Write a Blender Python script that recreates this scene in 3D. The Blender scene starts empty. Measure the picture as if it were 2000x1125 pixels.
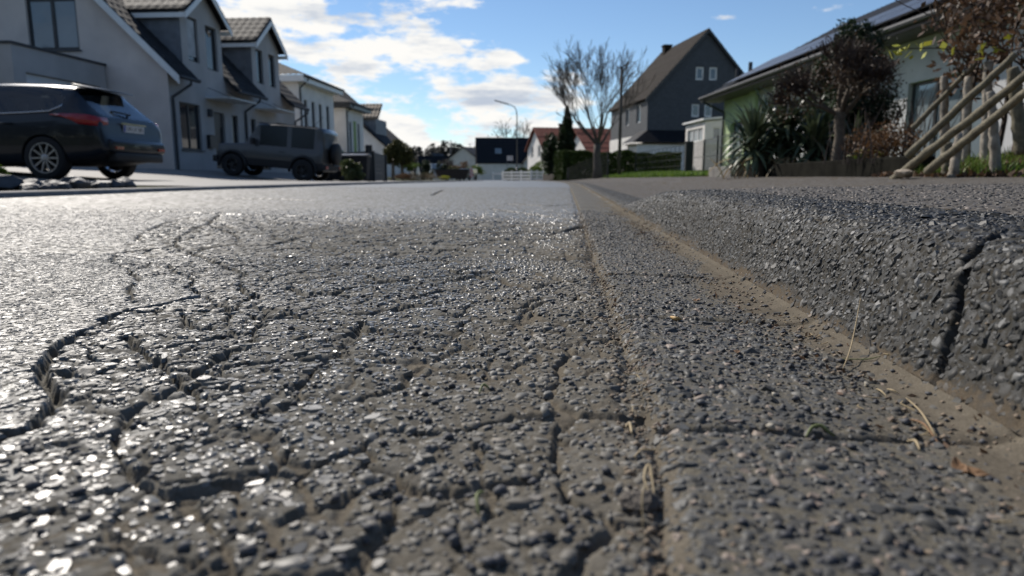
import bpy, math, random
import numpy as np
from mathutils import Vector, Matrix
rng = np.random.default_rng(7)
random.seed(7)
C = bpy.context.scene.collection
sc = bpy.context.scene
R = math.radians
# ------------------------------------------------------------------ camera frame
H, YAW, PITCH, FPX = 0.135, R(4.5), R(9.25), 1333.0
_s, _c, _sp, _cp = math.sin(YAW), math.cos(YAW), math.sin(PITCH), math.cos(PITCH)
FW = np.array([-_s*_cp, _c*_cp, -_sp]); RT = np.array([_c, _s, 0.0]); UP = np.array([-_s*_sp, _c*_sp, _cp])
def ray(u, v): return FW + (u-1000)/FPX*RT + (562.5-v)/FPX*UP
def ground(u, v, z=0.0):                     # where the line of sight through a photo pixel meets the level z
    r = ray(u, v); t = (z-H)/r[2]; return (r[0]*t, r[1]*t)
def at(u, v, Y):                             # the point on that line of sight Y metres up the street
    r = ray(u, v); t = Y/r[1]; return Vector((r[0]*t, Y, H+r[2]*t))
# ------------------------------------------------------------------ names, labels
def tag(o, label=None, cat=None, group=None, kind=None):
    if label: o['label'] = label
    if cat: o['category'] = cat
    if group: o['group'] = group
    if kind: o['kind'] = kind
    return o
def empty(name, loc, label, cat, group=None, rz=0.0):
    o = bpy.data.objects.new(name, None); C.objects.link(o); o.location = loc; o.rotation_euler = (0, 0, rz)
    return tag(o, label, cat, group)
def copy_tree(o, parent=None):
    c = o.copy(); C.objects.link(c); c.parent = parent
    for ch in list(o.children): copy_tree(ch, c)
    return c
# ------------------------------------------------------------------ meshes
def link(name, me, m, parent=None, smooth=False):
    o = bpy.data.objects.new(name, me); C.objects.link(o)
    for q in (m if isinstance(m, (list, tuple)) else [m]): me.materials.append(q)
    if parent is not None: o.parent = parent
    if smooth: me.polygons.foreach_set('use_smooth', np.ones(len(me.polygons), bool))
    return o
def np_mesh(name, V, F, m, parent=None, smooth=True, attrs=None):
    V = np.asarray(V, np.float32); F = np.asarray(F, np.int32); k = F.shape[1]
    me = bpy.data.meshes.new(name); me.vertices.add(len(V)); me.vertices.foreach_set('co', V.ravel())
    me.loops.add(F.size); me.loops.foreach_set('vertex_index', F.ravel())
    me.polygons.add(len(F)); me.polygons.foreach_set('loop_start', np.arange(0, F.size, k, dtype=np.int32))
    me.polygons.foreach_set('loop_total', np.full(len(F), k, np.int32))
    me.update(calc_edges=True)
    for an, av in (attrs or {}).items():
        a = me.attributes.new(an, 'FLOAT', 'POINT'); a.data.foreach_set('value', np.asarray(av, np.float32).ravel())
    return link(name, me, m, parent, smooth)
def grid_faces(nr, nc, off=0):
    i = np.arange(nr-1)[:, None]*nc + np.arange(nc-1)[None, :]
    return (np.stack([i, i+1, i+nc+1, i+nc], -1).reshape(-1, 4) + off)
class MB:
    def __init__(s): s.v = []; s.f = []; s.mi = []
    def add(s, vs, fs, mi=0):
        o = len(s.v); s.v += [tuple(v) for v in vs]; s.f += [tuple(i+o for i in f) for f in fs]; s.mi += [mi]*len(fs); return s
    def box(s, x0, x1, y0, y1, z0, z1, M=None, mi=0):
        vs = [Vector((x, y, z)) for x in (x0, x1) for y in (y0, y1) for z in (z0, z1)]
        if M is not None: vs = [M @ v for v in vs]
        return s.add(vs, [(0,1,3,2),(4,6,7,5),(0,4,5,1),(2,3,7,6),(0,2,6,4),(1,5,7,3)], mi)
    def poly(s, pts, mi=0): return s.add(pts, [tuple(range(len(pts)))], mi)
    def prism(s, pts, d, mi=0):              # a flat outline given a real thickness d (a vector)
        n = len(pts); d = Vector(d); a = [Vector(p) for p in pts]; b = [p+d for p in a]
        fs = [tuple(range(n))[::-1], tuple(range(n, 2*n))] + [(i, (i+1) % n, n+(i+1) % n, n+i) for i in range(n)]
        return s.add(a+b, fs, mi)
    def tube(s, pts, rad, n=6, cap=True, mi=0):
        P = [Vector(p) for p in pts]
        if not isinstance(rad, (list, tuple, np.ndarray)): rad = [rad]*len(P)
        o = len(s.v); ref = None
        for i, p in enumerate(P):
            t = (P[min(i+1, len(P)-1)]-P[max(i-1, 0)]).normalized()
            if ref is None: ref = t.orthogonal().normalized()
            else:
                ref = ref - t*ref.dot(t)
                ref = ref.normalized() if ref.length > 1e-6 else t.orthogonal().normalized()
            b = t.cross(ref)
            for k in range(n):
                a = 2*math.pi*k/n; s.v.append(tuple(p + (ref*math.cos(a)+b*math.sin(a))*rad[i]))
        for i in range(len(P)-1):
            for k in range(n):
                s.f.append((o+i*n+k, o+i*n+(k+1) % n, o+(i+1)*n+(k+1) % n, o+(i+1)*n+k)); s.mi.append(mi)
        if cap:
            s.f.append(tuple(o+k for k in range(n))[::-1]); s.mi.append(mi)
            e = o+(len(P)-1)*n; s.f.append(tuple(e+k for k in range(n))); s.mi.append(mi)
        return s
    def lathe(s, prof, n=24, M=None, mi=0):  # (radius, height) pairs around local Z
        o = len(s.v)
        for r, z in prof:
            for k in range(n):
                a = 2*math.pi*k/n; v = Vector((r*math.cos(a), r*math.sin(a), z)); s.v.append(tuple(M @ v if M is not None else v))
        for i in range(len(prof)-1):
            for k in range(n):
                s.f.append((o+i*n+k, o+i*n+(k+1) % n, o+(i+1)*n+(k+1) % n, o+(i+1)*n+k)); s.mi.append(mi)
        return s
    def mesh(s, name):
        me = bpy.data.meshes.new(name); me.from_pydata(s.v, [], s.f); me.polygons.foreach_set('material_index', s.mi); me.update(); return me
    def build(s, name, m, parent=None, smooth=False): return link(name, s.mesh(name), m, parent, smooth)
def bevel(o, w, seg=2):
    b = o.modifiers.new('bevel', 'BEVEL'); b.width = w; b.segments = seg; b.limit_method = 'ANGLE'; return o
# ------------------------------------------------------------------ materials
class NT:
    def __init__(s, name):
        s.m = bpy.data.materials.new(name); s.m.use_nodes = True; s.t = s.m.node_tree; s.t.nodes.clear()
        s.out = s.n('ShaderNodeOutputMaterial'); s.b = s.n('ShaderNodeBsdfPrincipled'); s.l(s.b.outputs[0], s.out.inputs[0])
    def n(s, t, **k):
        q = s.t.nodes.new(t)
        for a, v in k.items(): setattr(q, a, v)
        return q
    def l(s, a, b): s.t.links.new(a, b)
    def val(s, i, v):
        if isinstance(v, (int, float)): i.default_value = v
        elif isinstance(v, (tuple, list)): i.default_value = tuple(v)+((1,) if len(v) == 3 and len(i.default_value) == 4 else ())
        else: s.l(v, i)
    def math(s, op, a, b=0.0, cl=False):
        q = s.n('ShaderNodeMath', operation=op); q.use_clamp = cl; s.val(q.inputs[0], a); s.val(q.inputs[1], b); return q.outputs[0]
    def mix(s, f, a, b, bt='MIX'):
        q = s.n('ShaderNodeMix', data_type='RGBA', blend_type=bt); s.val(q.inputs[0], f); s.val(q.inputs[6], a); s.val(q.inputs[7], b); return q.outputs[2]
    def mr(s, v, a, b, c=0.0, d=1.0):
        q = s.n('ShaderNodeMapRange'); s.val(q.inputs[0], v)
        for i, x in enumerate((a, b, c, d)): q.inputs[i+1].default_value = x
        return q.outputs[0]
    def co(s, scale=(1, 1, 1), gen='Object'):
        q = s.n('ShaderNodeTexCoord'); p = s.n('ShaderNodeMapping'); s.l(q.outputs[gen], p.inputs[0]); p.inputs[3].default_value = scale; return p.outputs[0]
    def noise(s, vec, scale, det=3, rough=.55, out=0):
        q = s.n('ShaderNodeTexNoise'); s.l(vec, q.inputs[0]); q.inputs['Scale'].default_value = scale; q.inputs['Detail'].default_value = det; q.inputs['Roughness'].default_value = rough; return q.outputs[out]
    def voro(s, vec, scale, feat='F1', out=0):
        q = s.n('ShaderNodeTexVoronoi', feature=feat); s.l(vec, q.inputs[0]); q.inputs['Scale'].default_value = scale; return q.outputs[out]
    def attr(s, name): return s.n('ShaderNodeAttribute', attribute_name=name).outputs['Fac']
    def bump(s, h, st=.5, dist=.01, nrm=None):
        q = s.n('ShaderNodeBump'); s.val(q.inputs['Height'], h); q.inputs['Strength'].default_value = st; q.inputs['Distance'].default_value = dist
        if nrm is not None: s.l(nrm, q.inputs['Normal'])
        return q.outputs[0]
    def fin(s, col, rough=.7, metal=0.0, nrm=None, spec=.5):
        s.val(s.b.inputs['Base Color'], col); s.val(s.b.inputs['Roughness'], rough); s.b.inputs['Metallic'].default_value = metal
        s.val(s.b.inputs['Specular IOR Level'], spec)
        if nrm is not None: s.l(nrm, s.b.inputs['Normal'])
        return s.m
def plain(name, col, rough=.6, metal=0.0, var=.25, scale=3.0, bump=0.0, bscale=60.0, spec=.5):
    t = NT(name); v = t.co(); f = t.noise(v, scale, 5)
    d = tuple(c*(1-var) for c in col); e = tuple(min(1, c*(1+var)) for c in col)
    return t.fin(t.mix(t.mr(f, .3, .7), d, e), rough, metal, t.bump(t.noise(v, bscale, 4), bump, .01) if bump else None, spec)
def leafmat(name, a, b, rough=.55, trans=.25):
    t = NT(name); t.fin(t.mix(t.attr('tint'), a, b), rough, spec=.35)
    tr = t.n('ShaderNodeBsdfTranslucent'); t.l(t.mix(t.attr('tint'), a, b), tr.inputs[0])
    mx = t.n('ShaderNodeMixShader'); mx.inputs[0].default_value = trans; t.l(t.b.outputs[0], mx.inputs[1]); t.l(tr.outputs[0], mx.inputs[2]); t.l(mx.outputs[0], t.out.inputs[0])
    return t.m
def glassmat(name, tint=(.35, .4, .4), spec_rough=.03):
    t = NT(name); t.t.nodes.remove(t.b)
    g = t.n('ShaderNodeBsdfGlossy'); g.inputs['Roughness'].default_value = spec_rough; g.inputs[0].default_value = (.9, .95, 1, 1)
    tr = t.n('ShaderNodeBsdfTransparent'); tr.inputs[0].default_value = tint+(1,)
    fr = t.n('ShaderNodeFresnel'); fr.inputs[0].default_value = 1.6
    mx = t.n('ShaderNodeMixShader'); t.l(fr.outputs[0], mx.inputs[0]); t.l(tr.outputs[0], mx.inputs[1]); t.l(g.outputs[0], mx.inputs[2]); t.l(mx.outputs[0], t.out.inputs[0])
    return t.m
def panemat(name, col=(.03, .035, .04)):
    t = NT(name); v = t.co(); return t.fin(t.mix(t.noise(v, .9, 2), tuple(c*.6 for c in col), tuple(c*1.5 for c in col)), .04, 0, t.bump(t.noise(v, 1.2, 2), .08, .02), 1.0)
# ------------------------------------------------------------------ numpy noise
def hsh(ix, iy, k):
    h = (ix.astype(np.int64)*73856093) ^ (iy.astype(np.int64)*19349663) ^ (k*83492791)
    h = (h ^ (h >> 13))*1274126177 & 0x7fffffff; h = (h ^ (h >> 16))*668265263 & 0x7fffffff; h ^= h >> 15
    return (h & 0xffffff).astype(np.float32)/np.float32(0xffffff)
def vnoise(x, y, k=0):
    ix = np.floor(x); iy = np.floor(y); fx = (x-ix); fy = (y-iy); fx = fx*fx*(3-2*fx); fy = fy*fy*(3-2*fy)
    ix = ix.astype(np.int64); iy = iy.astype(np.int64)
    a = hsh(ix, iy, k); b = hsh(ix+1, iy, k); c = hsh(ix, iy+1, k); d = hsh(ix+1, iy+1, k)
    return (a*(1-fx)+b*fx)*(1-fy)+(c*(1-fx)+d*fx)*fy
def fbm(x, y, k=0, o=4):
    s = 0; a = .5; n = 0
    for i in range(o): s = s + a*vnoise(x*2**i+i*7.3, y*2**i-i*3.1, k+i); n += a; a *= .5
    return s/n
def sst(a, b, x): t = np.clip((x-a)/(b-a), 0, 1); return t*t*(3-2*t)
def stones(x, y, cell, k, prob=.9, rmin=.34, rmax=.62, flat=2.2, tilt=.1, asp=.35):
    """height 0..1 of the highest chip over each point, a random number of that chip, and its tilt term"""
    gx = x/cell; gy = y/cell; ix = np.floor(gx); iy = np.floor(gy)
    best = np.zeros_like(x); tint = np.zeros_like(x); til = np.zeros_like(x)
    for dx in (-1, 0, 1):
        for dy in (-1, 0, 1):
            cx = (ix+dx).astype(np.int64); cy = (iy+dy).astype(np.int64)
            px = cx+.5+.8*(hsh(cx, cy, k)-.5); py = cy+.5+.8*(hsh(cx, cy, k+1)-.5)
            r = rmin+(rmax-rmin)*hsh(cx, cy, k+2)**1.5; an = hsh(cx, cy, k+3)*6.283; e = 1+asp*(hsh(cx, cy, k+4)-.3)*2
            ux = gx-px; uy = gy-py; ca = np.cos(an); sa = np.sin(an)
            a = (ux*ca+uy*sa)/e; b = (-ux*sa+uy*ca)*e
            q = .55*np.sqrt(a*a+b*b)+.45*np.maximum(np.maximum(np.abs(a), np.abs(b)), .72*np.abs(a+b*.6)+.25*np.abs(b))   # angular outline
            h = np.clip((1-q/r)*flat, 0, 1); h = h*(2-h)
            pr = hsh(cx, cy, k+5); tl = (ux*(hsh(cx, cy, k+6)-.5)+uy*(hsh(cx, cy, k+7)-.5))*2*tilt
            h = np.where(pr < prob, h*(.55+.45*hsh(cx, cy, k+8)), 0)
            w = h > best
            best = np.where(w, h, best); tint = np.where(w, hsh(cx, cy, k+9), tint); til = np.where(w, tl*h, til)
    return best, tint, til
def cells(x, y, cell, k):
    gx = x/cell; gy = y/cell; ix = np.floor(gx); iy = np.floor(gy)
    d1 = np.full_like(x, 9); d2 = np.full_like(x, 9); idn = np.zeros_like(x); ax = np.zeros_like(x); ay = np.zeros_like(x)
    for dx in (-1, 0, 1):
        for dy in (-1, 0, 1):
            cx = (ix+dx).astype(np.int64); cy = (iy+dy).astype(np.int64)
            px = cx+.5+.9*(hsh(cx, cy, k)-.5); py = cy+.5+.9*(hsh(cx, cy, k+1)-.5)
            d = np.hypot(gx-px, gy-py); n = d < d1
            d2 = np.where(n, d1, np.minimum(d2, d)); ax = np.where(n, gx-px, ax); ay = np.where(n, gy-py, ay); idn = np.where(n, hsh(cx, cy, k+2), idn); d1 = np.where(n, d, d1)
    return (d2-d1)*cell*.5, idn, ax, ay
def polydist(x, y, pts, reach=.06):
    D = np.full(x.shape, reach*2, np.float32)
    for (x0, y0), (x1, y1) in zip(pts[:-1], pts[1:]):
        m = (x > min(x0, x1)-reach) & (x < max(x0, x1)+reach) & (y > min(y0, y1)-reach) & (y < max(y0, y1)+reach)
        if not m.any(): continue
        ex, ey = x1-x0, y1-y0; L = ex*ex+ey*ey+1e-12; xx = x[m]; yy = y[m]
        t = np.clip(((xx-x0)*ex+(yy-y0)*ey)/L, 0, 1); D[m] = np.minimum(D[m], np.hypot(xx-x0-t*ex, yy-y0-t*ey))
    return D
# ------------------------------------------------------------------ street layout
XL, XG, XK, XP = -3.6, 0.05, 0.2375, 2.15        # left road edge, gutter edge, kerb foot, pavement edge
def xoff(Y): return -0.0018*np.maximum(0, Y-9)**2/(1+np.maximum(0, Y-9)*.006)
def zoff(Y): return -0.0042*np.maximum(0, Y-11)**2/(6+np.maximum(0, Y-11))
def kl(Y): return 1-.80*sst(1.85, 3.3, np.asarray(Y, float))   # the kerb sinks to a driveway
# ================================================================== materials of the ground
def gritmat(name, matrix, sa, sb, dirt, rs, rm, micro=2200.0, mb=.25, spec=.5, far=True, lightst=None):
    t = NT(name); v = t.co(); st = t.attr('stone'); ti = t.attr('tint'); di = t.attr('dirt')
    fine = t.noise(v, micro, 3, .7); big = t.noise(v, 5.0, 4)
    m1 = t.mix(t.mr(fine, .3, .7), tuple(c*.5 for c in matrix), tuple(c*1.5 for c in matrix))
    m1 = t.mix(t.mr(t.noise(v, 620.0, 4, .75), .36, .62, 0, .8), m1, tuple(c*.38 for c in matrix)); m1 = t.mix(t.mr(t.noise(v, 480.0, 3, .7), .60, .70, 0, .7), m1, tuple(min(1, c*2.2) for c in matrix))
    m1 = t.mix(t.mr(big, .35, .65, 0, .35), m1, tuple(c*.7 for c in matrix))
    s1 = t.mix(ti, sa, sb); s1 = t.mix(t.mr(fine, .3, .7, 0, .35), s1, tuple(c*.6 for c in sa))
    if lightst: s1 = t.mix(t.math('GREATER_THAN', ti, .93), s1, lightst)
    c = t.mix(t.mr(st, .15, .5), m1, s1)
    wear = t.noise(t.co((1.6, .22, 1.0)), 1.0, 5, .6); c = t.mix(t.mr(wear, .38, .64, 0, .42), c, tuple(q*.45 for q in sb)) if name == 'asphalt' else c
    if far:                                      # chips too small for the mesh, farther along
        vc = t.voro(v, 140.0, 'F1', 1); sep = t.n('ShaderNodeSeparateColor'); t.l(vc, sep.inputs[0])
        c = t.mix(t.math('MULTIPLY', t.math('SUBTRACT', 1.0, st, True), t.mr(sep.outputs[0], .3, .9, 0, .55)), c, sb)
    dd = t.mix(t.mr(t.noise(v, 1500.0, 2, .7), .3, .7), tuple(q*.55 for q in dirt), tuple(q*1.45 for q in dirt))
    dd = t.mix(t.mr(t.noise(v, 640.0, 4, .75), .34, .60, .75, 0), dd, tuple(q*.36 for q in dirt)); dd = t.mix(t.mr(t.noise(v, 430.0, 3, .7), .60, .72, 0, .6), dd, tuple(min(1, q*1.9) for q in dirt))
    dd = t.mix(t.mr(t.noise(v, 26.0, 5, .65), .38, .62, 0, .5), dd, tuple(q*.5 for q in dirt))
    dm = t.mr(t.math('ADD', di, t.math('MULTIPLY', t.math('SUBTRACT', fine, .5), .5)), .35, .65)
    c = t.mix(dm, c, dd)
    du = t.attr('dust')
    dw = t.math('MULTIPLY', du, t.mr(t.noise(v, 320.0, 3, .65), .3, .7, .25, 1.0), True)
    c = t.mix(t.math('MULTIPLY', dw, .62), c, tuple(q*.8 for q in dirt))
    r = t.mix(t.mr(st, .2, .6), (rm,)*3, (rs,)*3); r = t.mix(t.math('MULTIPLY', du, .75), r, (.85,)*3); r = t.mix(dm, r, (.95,)*3)
    rv = t.n('ShaderNodeSeparateColor'); t.l(r, rv.inputs[0])
    n1 = t.bump(t.math('MULTIPLY', t.noise(v, 900.0, 4, .7), t.mr(st, .3, .9, 1.0, .16)), mb*1.6, .0016)
    if far: n1 = t.bump(t.math('MULTIPLY', t.voro(v, 120.0), t.math('SUBTRACT', 1.0, t.attr('near'), True)), .5, .004, n1)
    sp = t.math('MULTIPLY', t.math('MULTIPLY', t.mr(st, .1, .6, .18, 1.0), spec), t.math('SUBTRACT', 1.0, t.math('MAXIMUM', t.math('MULTIPLY', dm, .85), t.math('MULTIPLY', du, .6))))
    return t.fin(c, rv.outputs[0], 0, n1, sp)
M_ROAD = gritmat('asphalt', (.135, .123, .098), (.090, .088, .078), (.235, .226, .200), (.190, .165, .128), .31, .85, spec=.75, lightst=(.28, .25, .21))
M_GUT = gritmat('gutter_concrete', (.185, .167, .130), (.045, .045, .042), (.130, .128, .119), (.190, .165, .128), .5, .85, spec=.35, lightst=(.25, .2, .16))
M_KERB = gritmat('kerb_concrete', (.062, .057, .047), (.020, .021, .0205), (.068, .069, .067), (.15, .122, .09), .5, .85, spec=.30, lightst=(.16, .16, .155))
M_PAVE = gritmat('pavement_asphalt', (.105, .098, .089), (.06, .059, .057), (.20, .185, .168), (.15, .125, .095), .5, .85, spec=.3, lightst=(.30, .26, .23))
# ================================================================== the near road: real chips, cracks and plates
def G(*p): return [ground(u, v) for u, v in p]
def rough_line(pts, amp, k, step=.012):
    out = []; r = random.Random(k)
    for (x0, y0), (x1, y1) in zip(pts[:-1], pts[1:]):
        L = math.hypot(x1-x0, y1-y0); n = max(1, int(L/step)); nx, ny = -(y1-y0)/(L+1e-9), (x1-x0)/(L+1e-9)
        for i in range(n):
            t = i/n; a = 0 if i == 0 else r.uniform(-amp, amp); out.append((x0+(x1-x0)*t+nx*a, y0+(y1-y0)*t+ny*a))
    return out+[pts[-1]]
MAINL = G((-70, 885), (0, 854), (60, 838), (100, 805), (108, 772), (88, 740), (80, 715), (105, 690), (140, 660), (190, 635), (235, 610), (280, 600), (330, 592), (385, 578))
CR = [  # points, half width, depth
 (MAINL, .0060, .011),
 (G((265, 592), (258, 575), (252, 560), (270, 546), (250, 525), (220, 510), (225, 495), (250, 490), (285, 485), (325, 482)), .0035, .009),
 (G((265, 470), (278, 456), (300, 446), (335, 432), (350, 428)), .004, .009),
 (G((325, 515), (350, 530), (382, 547), (366, 560), (395, 574), (430, 590), (457, 600), (475, 586), (505, 573)), .004, .010),
 (G((457, 600), (440, 622), (400, 640), (372, 628), (350, 602)), .0035, .009),
 (G((240, 655), (266, 672), (290, 692), (332, 716), (380, 723), (420, 702), (452, 680), (490, 664)), .0045, .009),
 (G((110, 722), (160, 730), (212, 716), (235, 700)), .004, .011),
 (G((430, 420), (405, 438), (455, 455), (470, 468)), .006, .012),
 (G((400, 437), (352, 462), (338, 478), (372, 490), (430, 512), (478, 532), (466, 556), (495, 574)), .005, .010),
 (G((460, 600), (500, 612), (560, 606), (590, 622), (640, 625), (700, 640), (705, 622)), .003, .009),
 (G((705, 640), (690, 668), (640, 664), (600, 655), (585, 662)), .003, .008),
 (G((240, 782), (200, 778), (150, 770), (110, 775)), .004, .010),
 (G((330, 716), (352, 752), (410, 775), (470, 762)), .004, .010),
 (G((280, 412), (400, 417), (480, 420), (600, 422), (720, 428)), .008, .008),
 (G((960, 408), (1050, 420), (1128, 430)), .012, .012),
 (G((1046, 455), (1090, 452), (1118, 446), (1140, 438)), .012, .018),
 (G((400, 389), (470, 388), (540, 389), (600, 391)), .030, .012), (G((845, 382), (858, 376), (868, 371)), .020, .010), (G((990, 398), (1060, 402), (1112, 400)), .022, .012), (G((640, 372), (760, 376), (900, 374)), .03, .006),
 (G((700, 470), (760, 475), (830, 474), (900, 478)), .008, .008),
 (G((1000, 600), (1030, 590), (1050, 578)), .004, .009),
 (G((1015, 635), (1022, 605), (1045, 590), (1080, 580)), .004, .006),
 (G((0, 1012), (60, 985), (130, 1000)), .0022, .006), (G((470, 870), (560, 835), (640, 820)), .002, .005),
 (G((0, 800), (40, 790), (100, 770)), .002, .006),
 (G((330, 1010), (430, 960), (520, 915), (560, 880)), .0015, .006), (G((560, 1010), (660, 975), (740, 930)), .0024, .006),
 (G((780, 1010), (860, 985), (960, 950), (1010, 930)), .002, .005), (G((930, 860), (955, 930), (960, 1000), (905, 1060), (890, 1125)), .0022, .005),
 (G((180, 1065), (260, 1075), (330, 1080), (400, 1090)), .0024, .006),
]
CR = [(rough_line(p, min(.004, w*.7), i), w, d) for i, (p, w, d) in enumerate(CR)]
yl = np.array([p[1] for p in MAINL]+[ground(250, 525)[1], ground(225, 495)[1], ground(300, 450)[1], ground(400, 425)[1], 2.6])
xl = np.array([p[0] for p in MAINL]+[ground(245, 525)[0], ground(225, 495)[0], ground(275, 450)[0], ground(330, 425)[0], -1.6])
o_ = np.argsort(yl); yl = yl[o_]; xl = xl[o_]
def chips(P, N, size, hgt, tilt, r, asp=.35, taper=.72):
    """angular chips seated at P: a flat six sided top, sloping sides; 12 corners and 8 faces each"""
    n = len(P); a = np.arange(6)/6*6.283+r.random((n, 1))*6.283+(r.random((n, 6))-.5)*.75; rad = size[:, None]*(.72+.5*r.random((n, 6))); e = 1+asp*(r.random(n)-.25)*2; ro = r.random(n)*6.283
    T1 = np.cross(N, np.array([.13, .91, .37])); T1 /= np.linalg.norm(T1, axis=1)[:, None]; T2 = np.cross(N, T1)
    c, s = np.cos(a-ro[:, None])*e[:, None], np.sin(a-ro[:, None])/e[:, None]; cr, sr = np.cos(ro)[:, None], np.sin(ro)[:, None]; u = (c*cr-s*sr)*rad; v = (c*sr+s*cr)*rad
    tu = r.normal(size=n)*tilt; tv = r.normal(size=n)*tilt; h = hgt*(.55+.9*r.random(n)); tk = taper+.2*(r.random((n, 1))-.5)
    ut, vt = u*tk, v*tk; zt = h[:, None]+ut*tu[:, None]+vt*tv[:, None]+(r.random((n, 6))-.5)*h[:, None]*.22
    mk = lambda U_, V_, Z_: P[:, None, :]+U_[..., None]*T1[:, None, :]+V_[..., None]*T2[:, None, :]+Z_[..., None]*N[:, None, :]
    V = np.concatenate([mk(ut, vt, zt), mk(u, v, np.broadcast_to(-.35*size[:, None], u.shape))], 1).reshape(-1, 3)
    f = np.array([[0, 1, 2, 3], [0, 3, 4, 5]]+[[6+i, 6+(i+1) % 6, (i+1) % 6, i] for i in range(6)]); F = (np.arange(n)[:, None, None]*12+f[None]).reshape(-1, 4)
    return V, F
def jgrid(x0, x1, y0, y1, cell, r, ay=1.0):
    gx = np.arange(x0, x1, cell); gy = np.arange(y0, y1, cell*ay); X, Y = np.meshgrid(gx, gy); X = X+(np.arange(len(gy))[:, None] % 2)*cell*.5
    return (X+(r.random(X.shape)-.5)*cell*.85).ravel(), (Y+(r.random(X.shape)-.5)*cell*ay*.85).ravel()
def undul(x, y):
    return .006*(fbm(x*1.6, y*1.1, 11, 3)-.5)*sst(.3, 1.2, y) + .020*(fbm(x*.5+3, y*.33, 21, 3)-.5)*sst(1.2, 4.0, y)*(1-sst(7, 9, y))
def road_surface(x, y, dil=0.0):
    sh = x.shape; x = x.ravel(); y = y.ravel()
    wx = x+.022*(fbm(x*22, y*22, 31, 4)-.5)*2; wy = y+.022*(fbm(x*22, y*22, 41, 4)-.5)*2
    xb = np.interp(wy, yl, xl)
    ytop = 2.42+.12*np.sin(x*2.3)+.55*(fbm(x*2.2, y*.5+5, 51, 4)-.5)
    D = sst(-.004, .03, wx-xb)*(1-sst(-.40, .05, y-ytop+.3*(fbm(x*7, y*3, 52, 3)-.5)))
    gr = sst(.0, .06+.34*y, wx-xb)
    edge = sst(-.28, -.02, x-XG)                               # towards the dusty gutter side
    z = undul(x, y)
    # plates of the crazed area
    ed, idn, ax, ay = cells(wx, wy*.9, .085, 61)
    fj = (vnoise(x*150, y*150, 74)+.6*vnoise(x*330, y*330, 75)-.8)
    ed = np.maximum(0, ed+fj*.0022)
    keep = (vnoise(x*9, y*9, 71) > (.16+.18*sst(-.25, -.02, x)))
    cw = .0009+.0032*vnoise(x*26, y*26, 72)**1.5
    net = np.where(keep, 1-sst(cw*.3+dil, cw*1.6+dil, ed), 0)*D
    ed2, idn2, _, _ = cells(wx+.3, wy, .040, 161)
    net2 = np.where(vnoise(x*8+5, y*8, 171) > .40+.15*sst(-.2, .0, x), 1-sst(.0006+dil*.7, .0022+dil*.7, ed2), 0)*D*.75
    z = z+D*((idn-.5)*.0022+(ax*(idn*7 % 1-.5)+ay*(idn*13 % 1-.5))*.0048) - .0015*D
    z = z-D*.0012*(1-sst(0, .02, ed))                          # rounded plate edges
    crk = np.maximum(net, net2); dep = np.maximum(net*(.0040+.0050*vnoise(x*14, y*14, 73)), net2*.0035)
    fwx = x+.0035*(vnoise(x*110, y*110, 81)-.5)*2; fwy = y+.0035*(vnoise(x*110, y*110, 82)-.5)*2
    for i, (p, w, d) in enumerate(CR):
        dd = polydist(fwx, fwy, p, w*3+.02); ww = w*(.55+.9*vnoise(x*24, y*24, 90+i))
        k = 1-sst(ww*.45+dil, ww*1.05+dil, dd+fj*.003); crk = np.maximum(crk, k); dep = np.maximum(dep, k*d)
    # chips
    yf = 1-sst(1.6, 3.4, y)
    s1, t1, l1 = stones(x, y, .0098, 101, .80, .36, .66, 4.2, .12)
    s2, t2, l2 = stones(x+.1, y, .0056, 131, .85, .34, .60, 3.2, .15)
    s3, t3, l3 = stones(x+.3, y, .016, 141, .34, .30, .54, 4.5, .12)
    patch = sst(.40, .60, fbm(x*13+2, y*13, 151, 3))           # worn-bare spots show fewer chips
    near = (1-.35*patch*D)
    a1 = .0006*(1+.25*edge); a2 = .0005+.0003*D
    h1 = a1*s1*(1+0*l1)+l1*.0012; h2 = a2*s2+l2*.0022; h3 = .0006*s3+l3*.001
    hh = np.maximum(np.maximum(h1, h2), h3)
    stn = np.where((h3 >= h1) & (h3 >= h2), s3, np.where(h1 >= h2, s1, s2)); tn = np.where((h3 >= h1) & (h3 >= h2), t3, np.where(h1 >= h2, t1, t2))
    hh = hh*(1-.85*np.clip(crk, 0, 1))
    hh = hh+(.0007+.0007*D)*(fbm(x*260, y*260, 201, 3)-.5)
    rag = dep*(.75+.5*vnoise(x*120, y*120, 202))
    z = z+hh*(.35+.65*yf)-rag
    # the edge against the gutter crumbles
    gx = x-(XG-.006+.014*(fbm(y*14, y*0, 211, 3)-.5)*2)
    gj = sst(-.010, 0, gx); z = z-.0035*gj
    # dirt fills low places, more to the right and close by
    dz = fbm(x*17, y*17, 221, 4)
    dirt = np.clip(crk*1.1, 0, 1)*sst(-.34, -.06, x+.10*(y-.35)*-1)*1.0
    dirt = np.maximum(dirt, edge*sst(.52, .68, dz)*.85*(1-.8*np.clip(stn, 0, 1)))
    dirt = np.maximum(dirt, sst(.60, .70, dz)*sst(-.45, -.1, x)*(1-sst(.5, 1.0, y))*(1-.8*np.clip(stn, 0, 1)))
    dirt = np.maximum(dirt, gj*(.25+.6*sst(.42, .6, dz))*(1-.7*np.clip(stn, 0, 1)))
    dirt = np.clip(dirt+.28*edge*(1-np.clip(stn*1.3, 0, 1)), 0, 1)
    z = z+dirt*np.clip(crk, 0, 1)*rag*.55                      # sand stands in the cracks
    stn = stn*(1-np.clip(crk, 0, 1))*(.6-.40*D*gr*(1-sst(1.6, 2.6, y)))
    dust = np.clip(.15*D+1.0*sst(-.17, .03, x-.10*(y-.5)+.12*(fbm(x*8, y*8, 231, 3)-.5)), 0, 1)*(1-.6*sst(1.2, 2.5, y))
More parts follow.
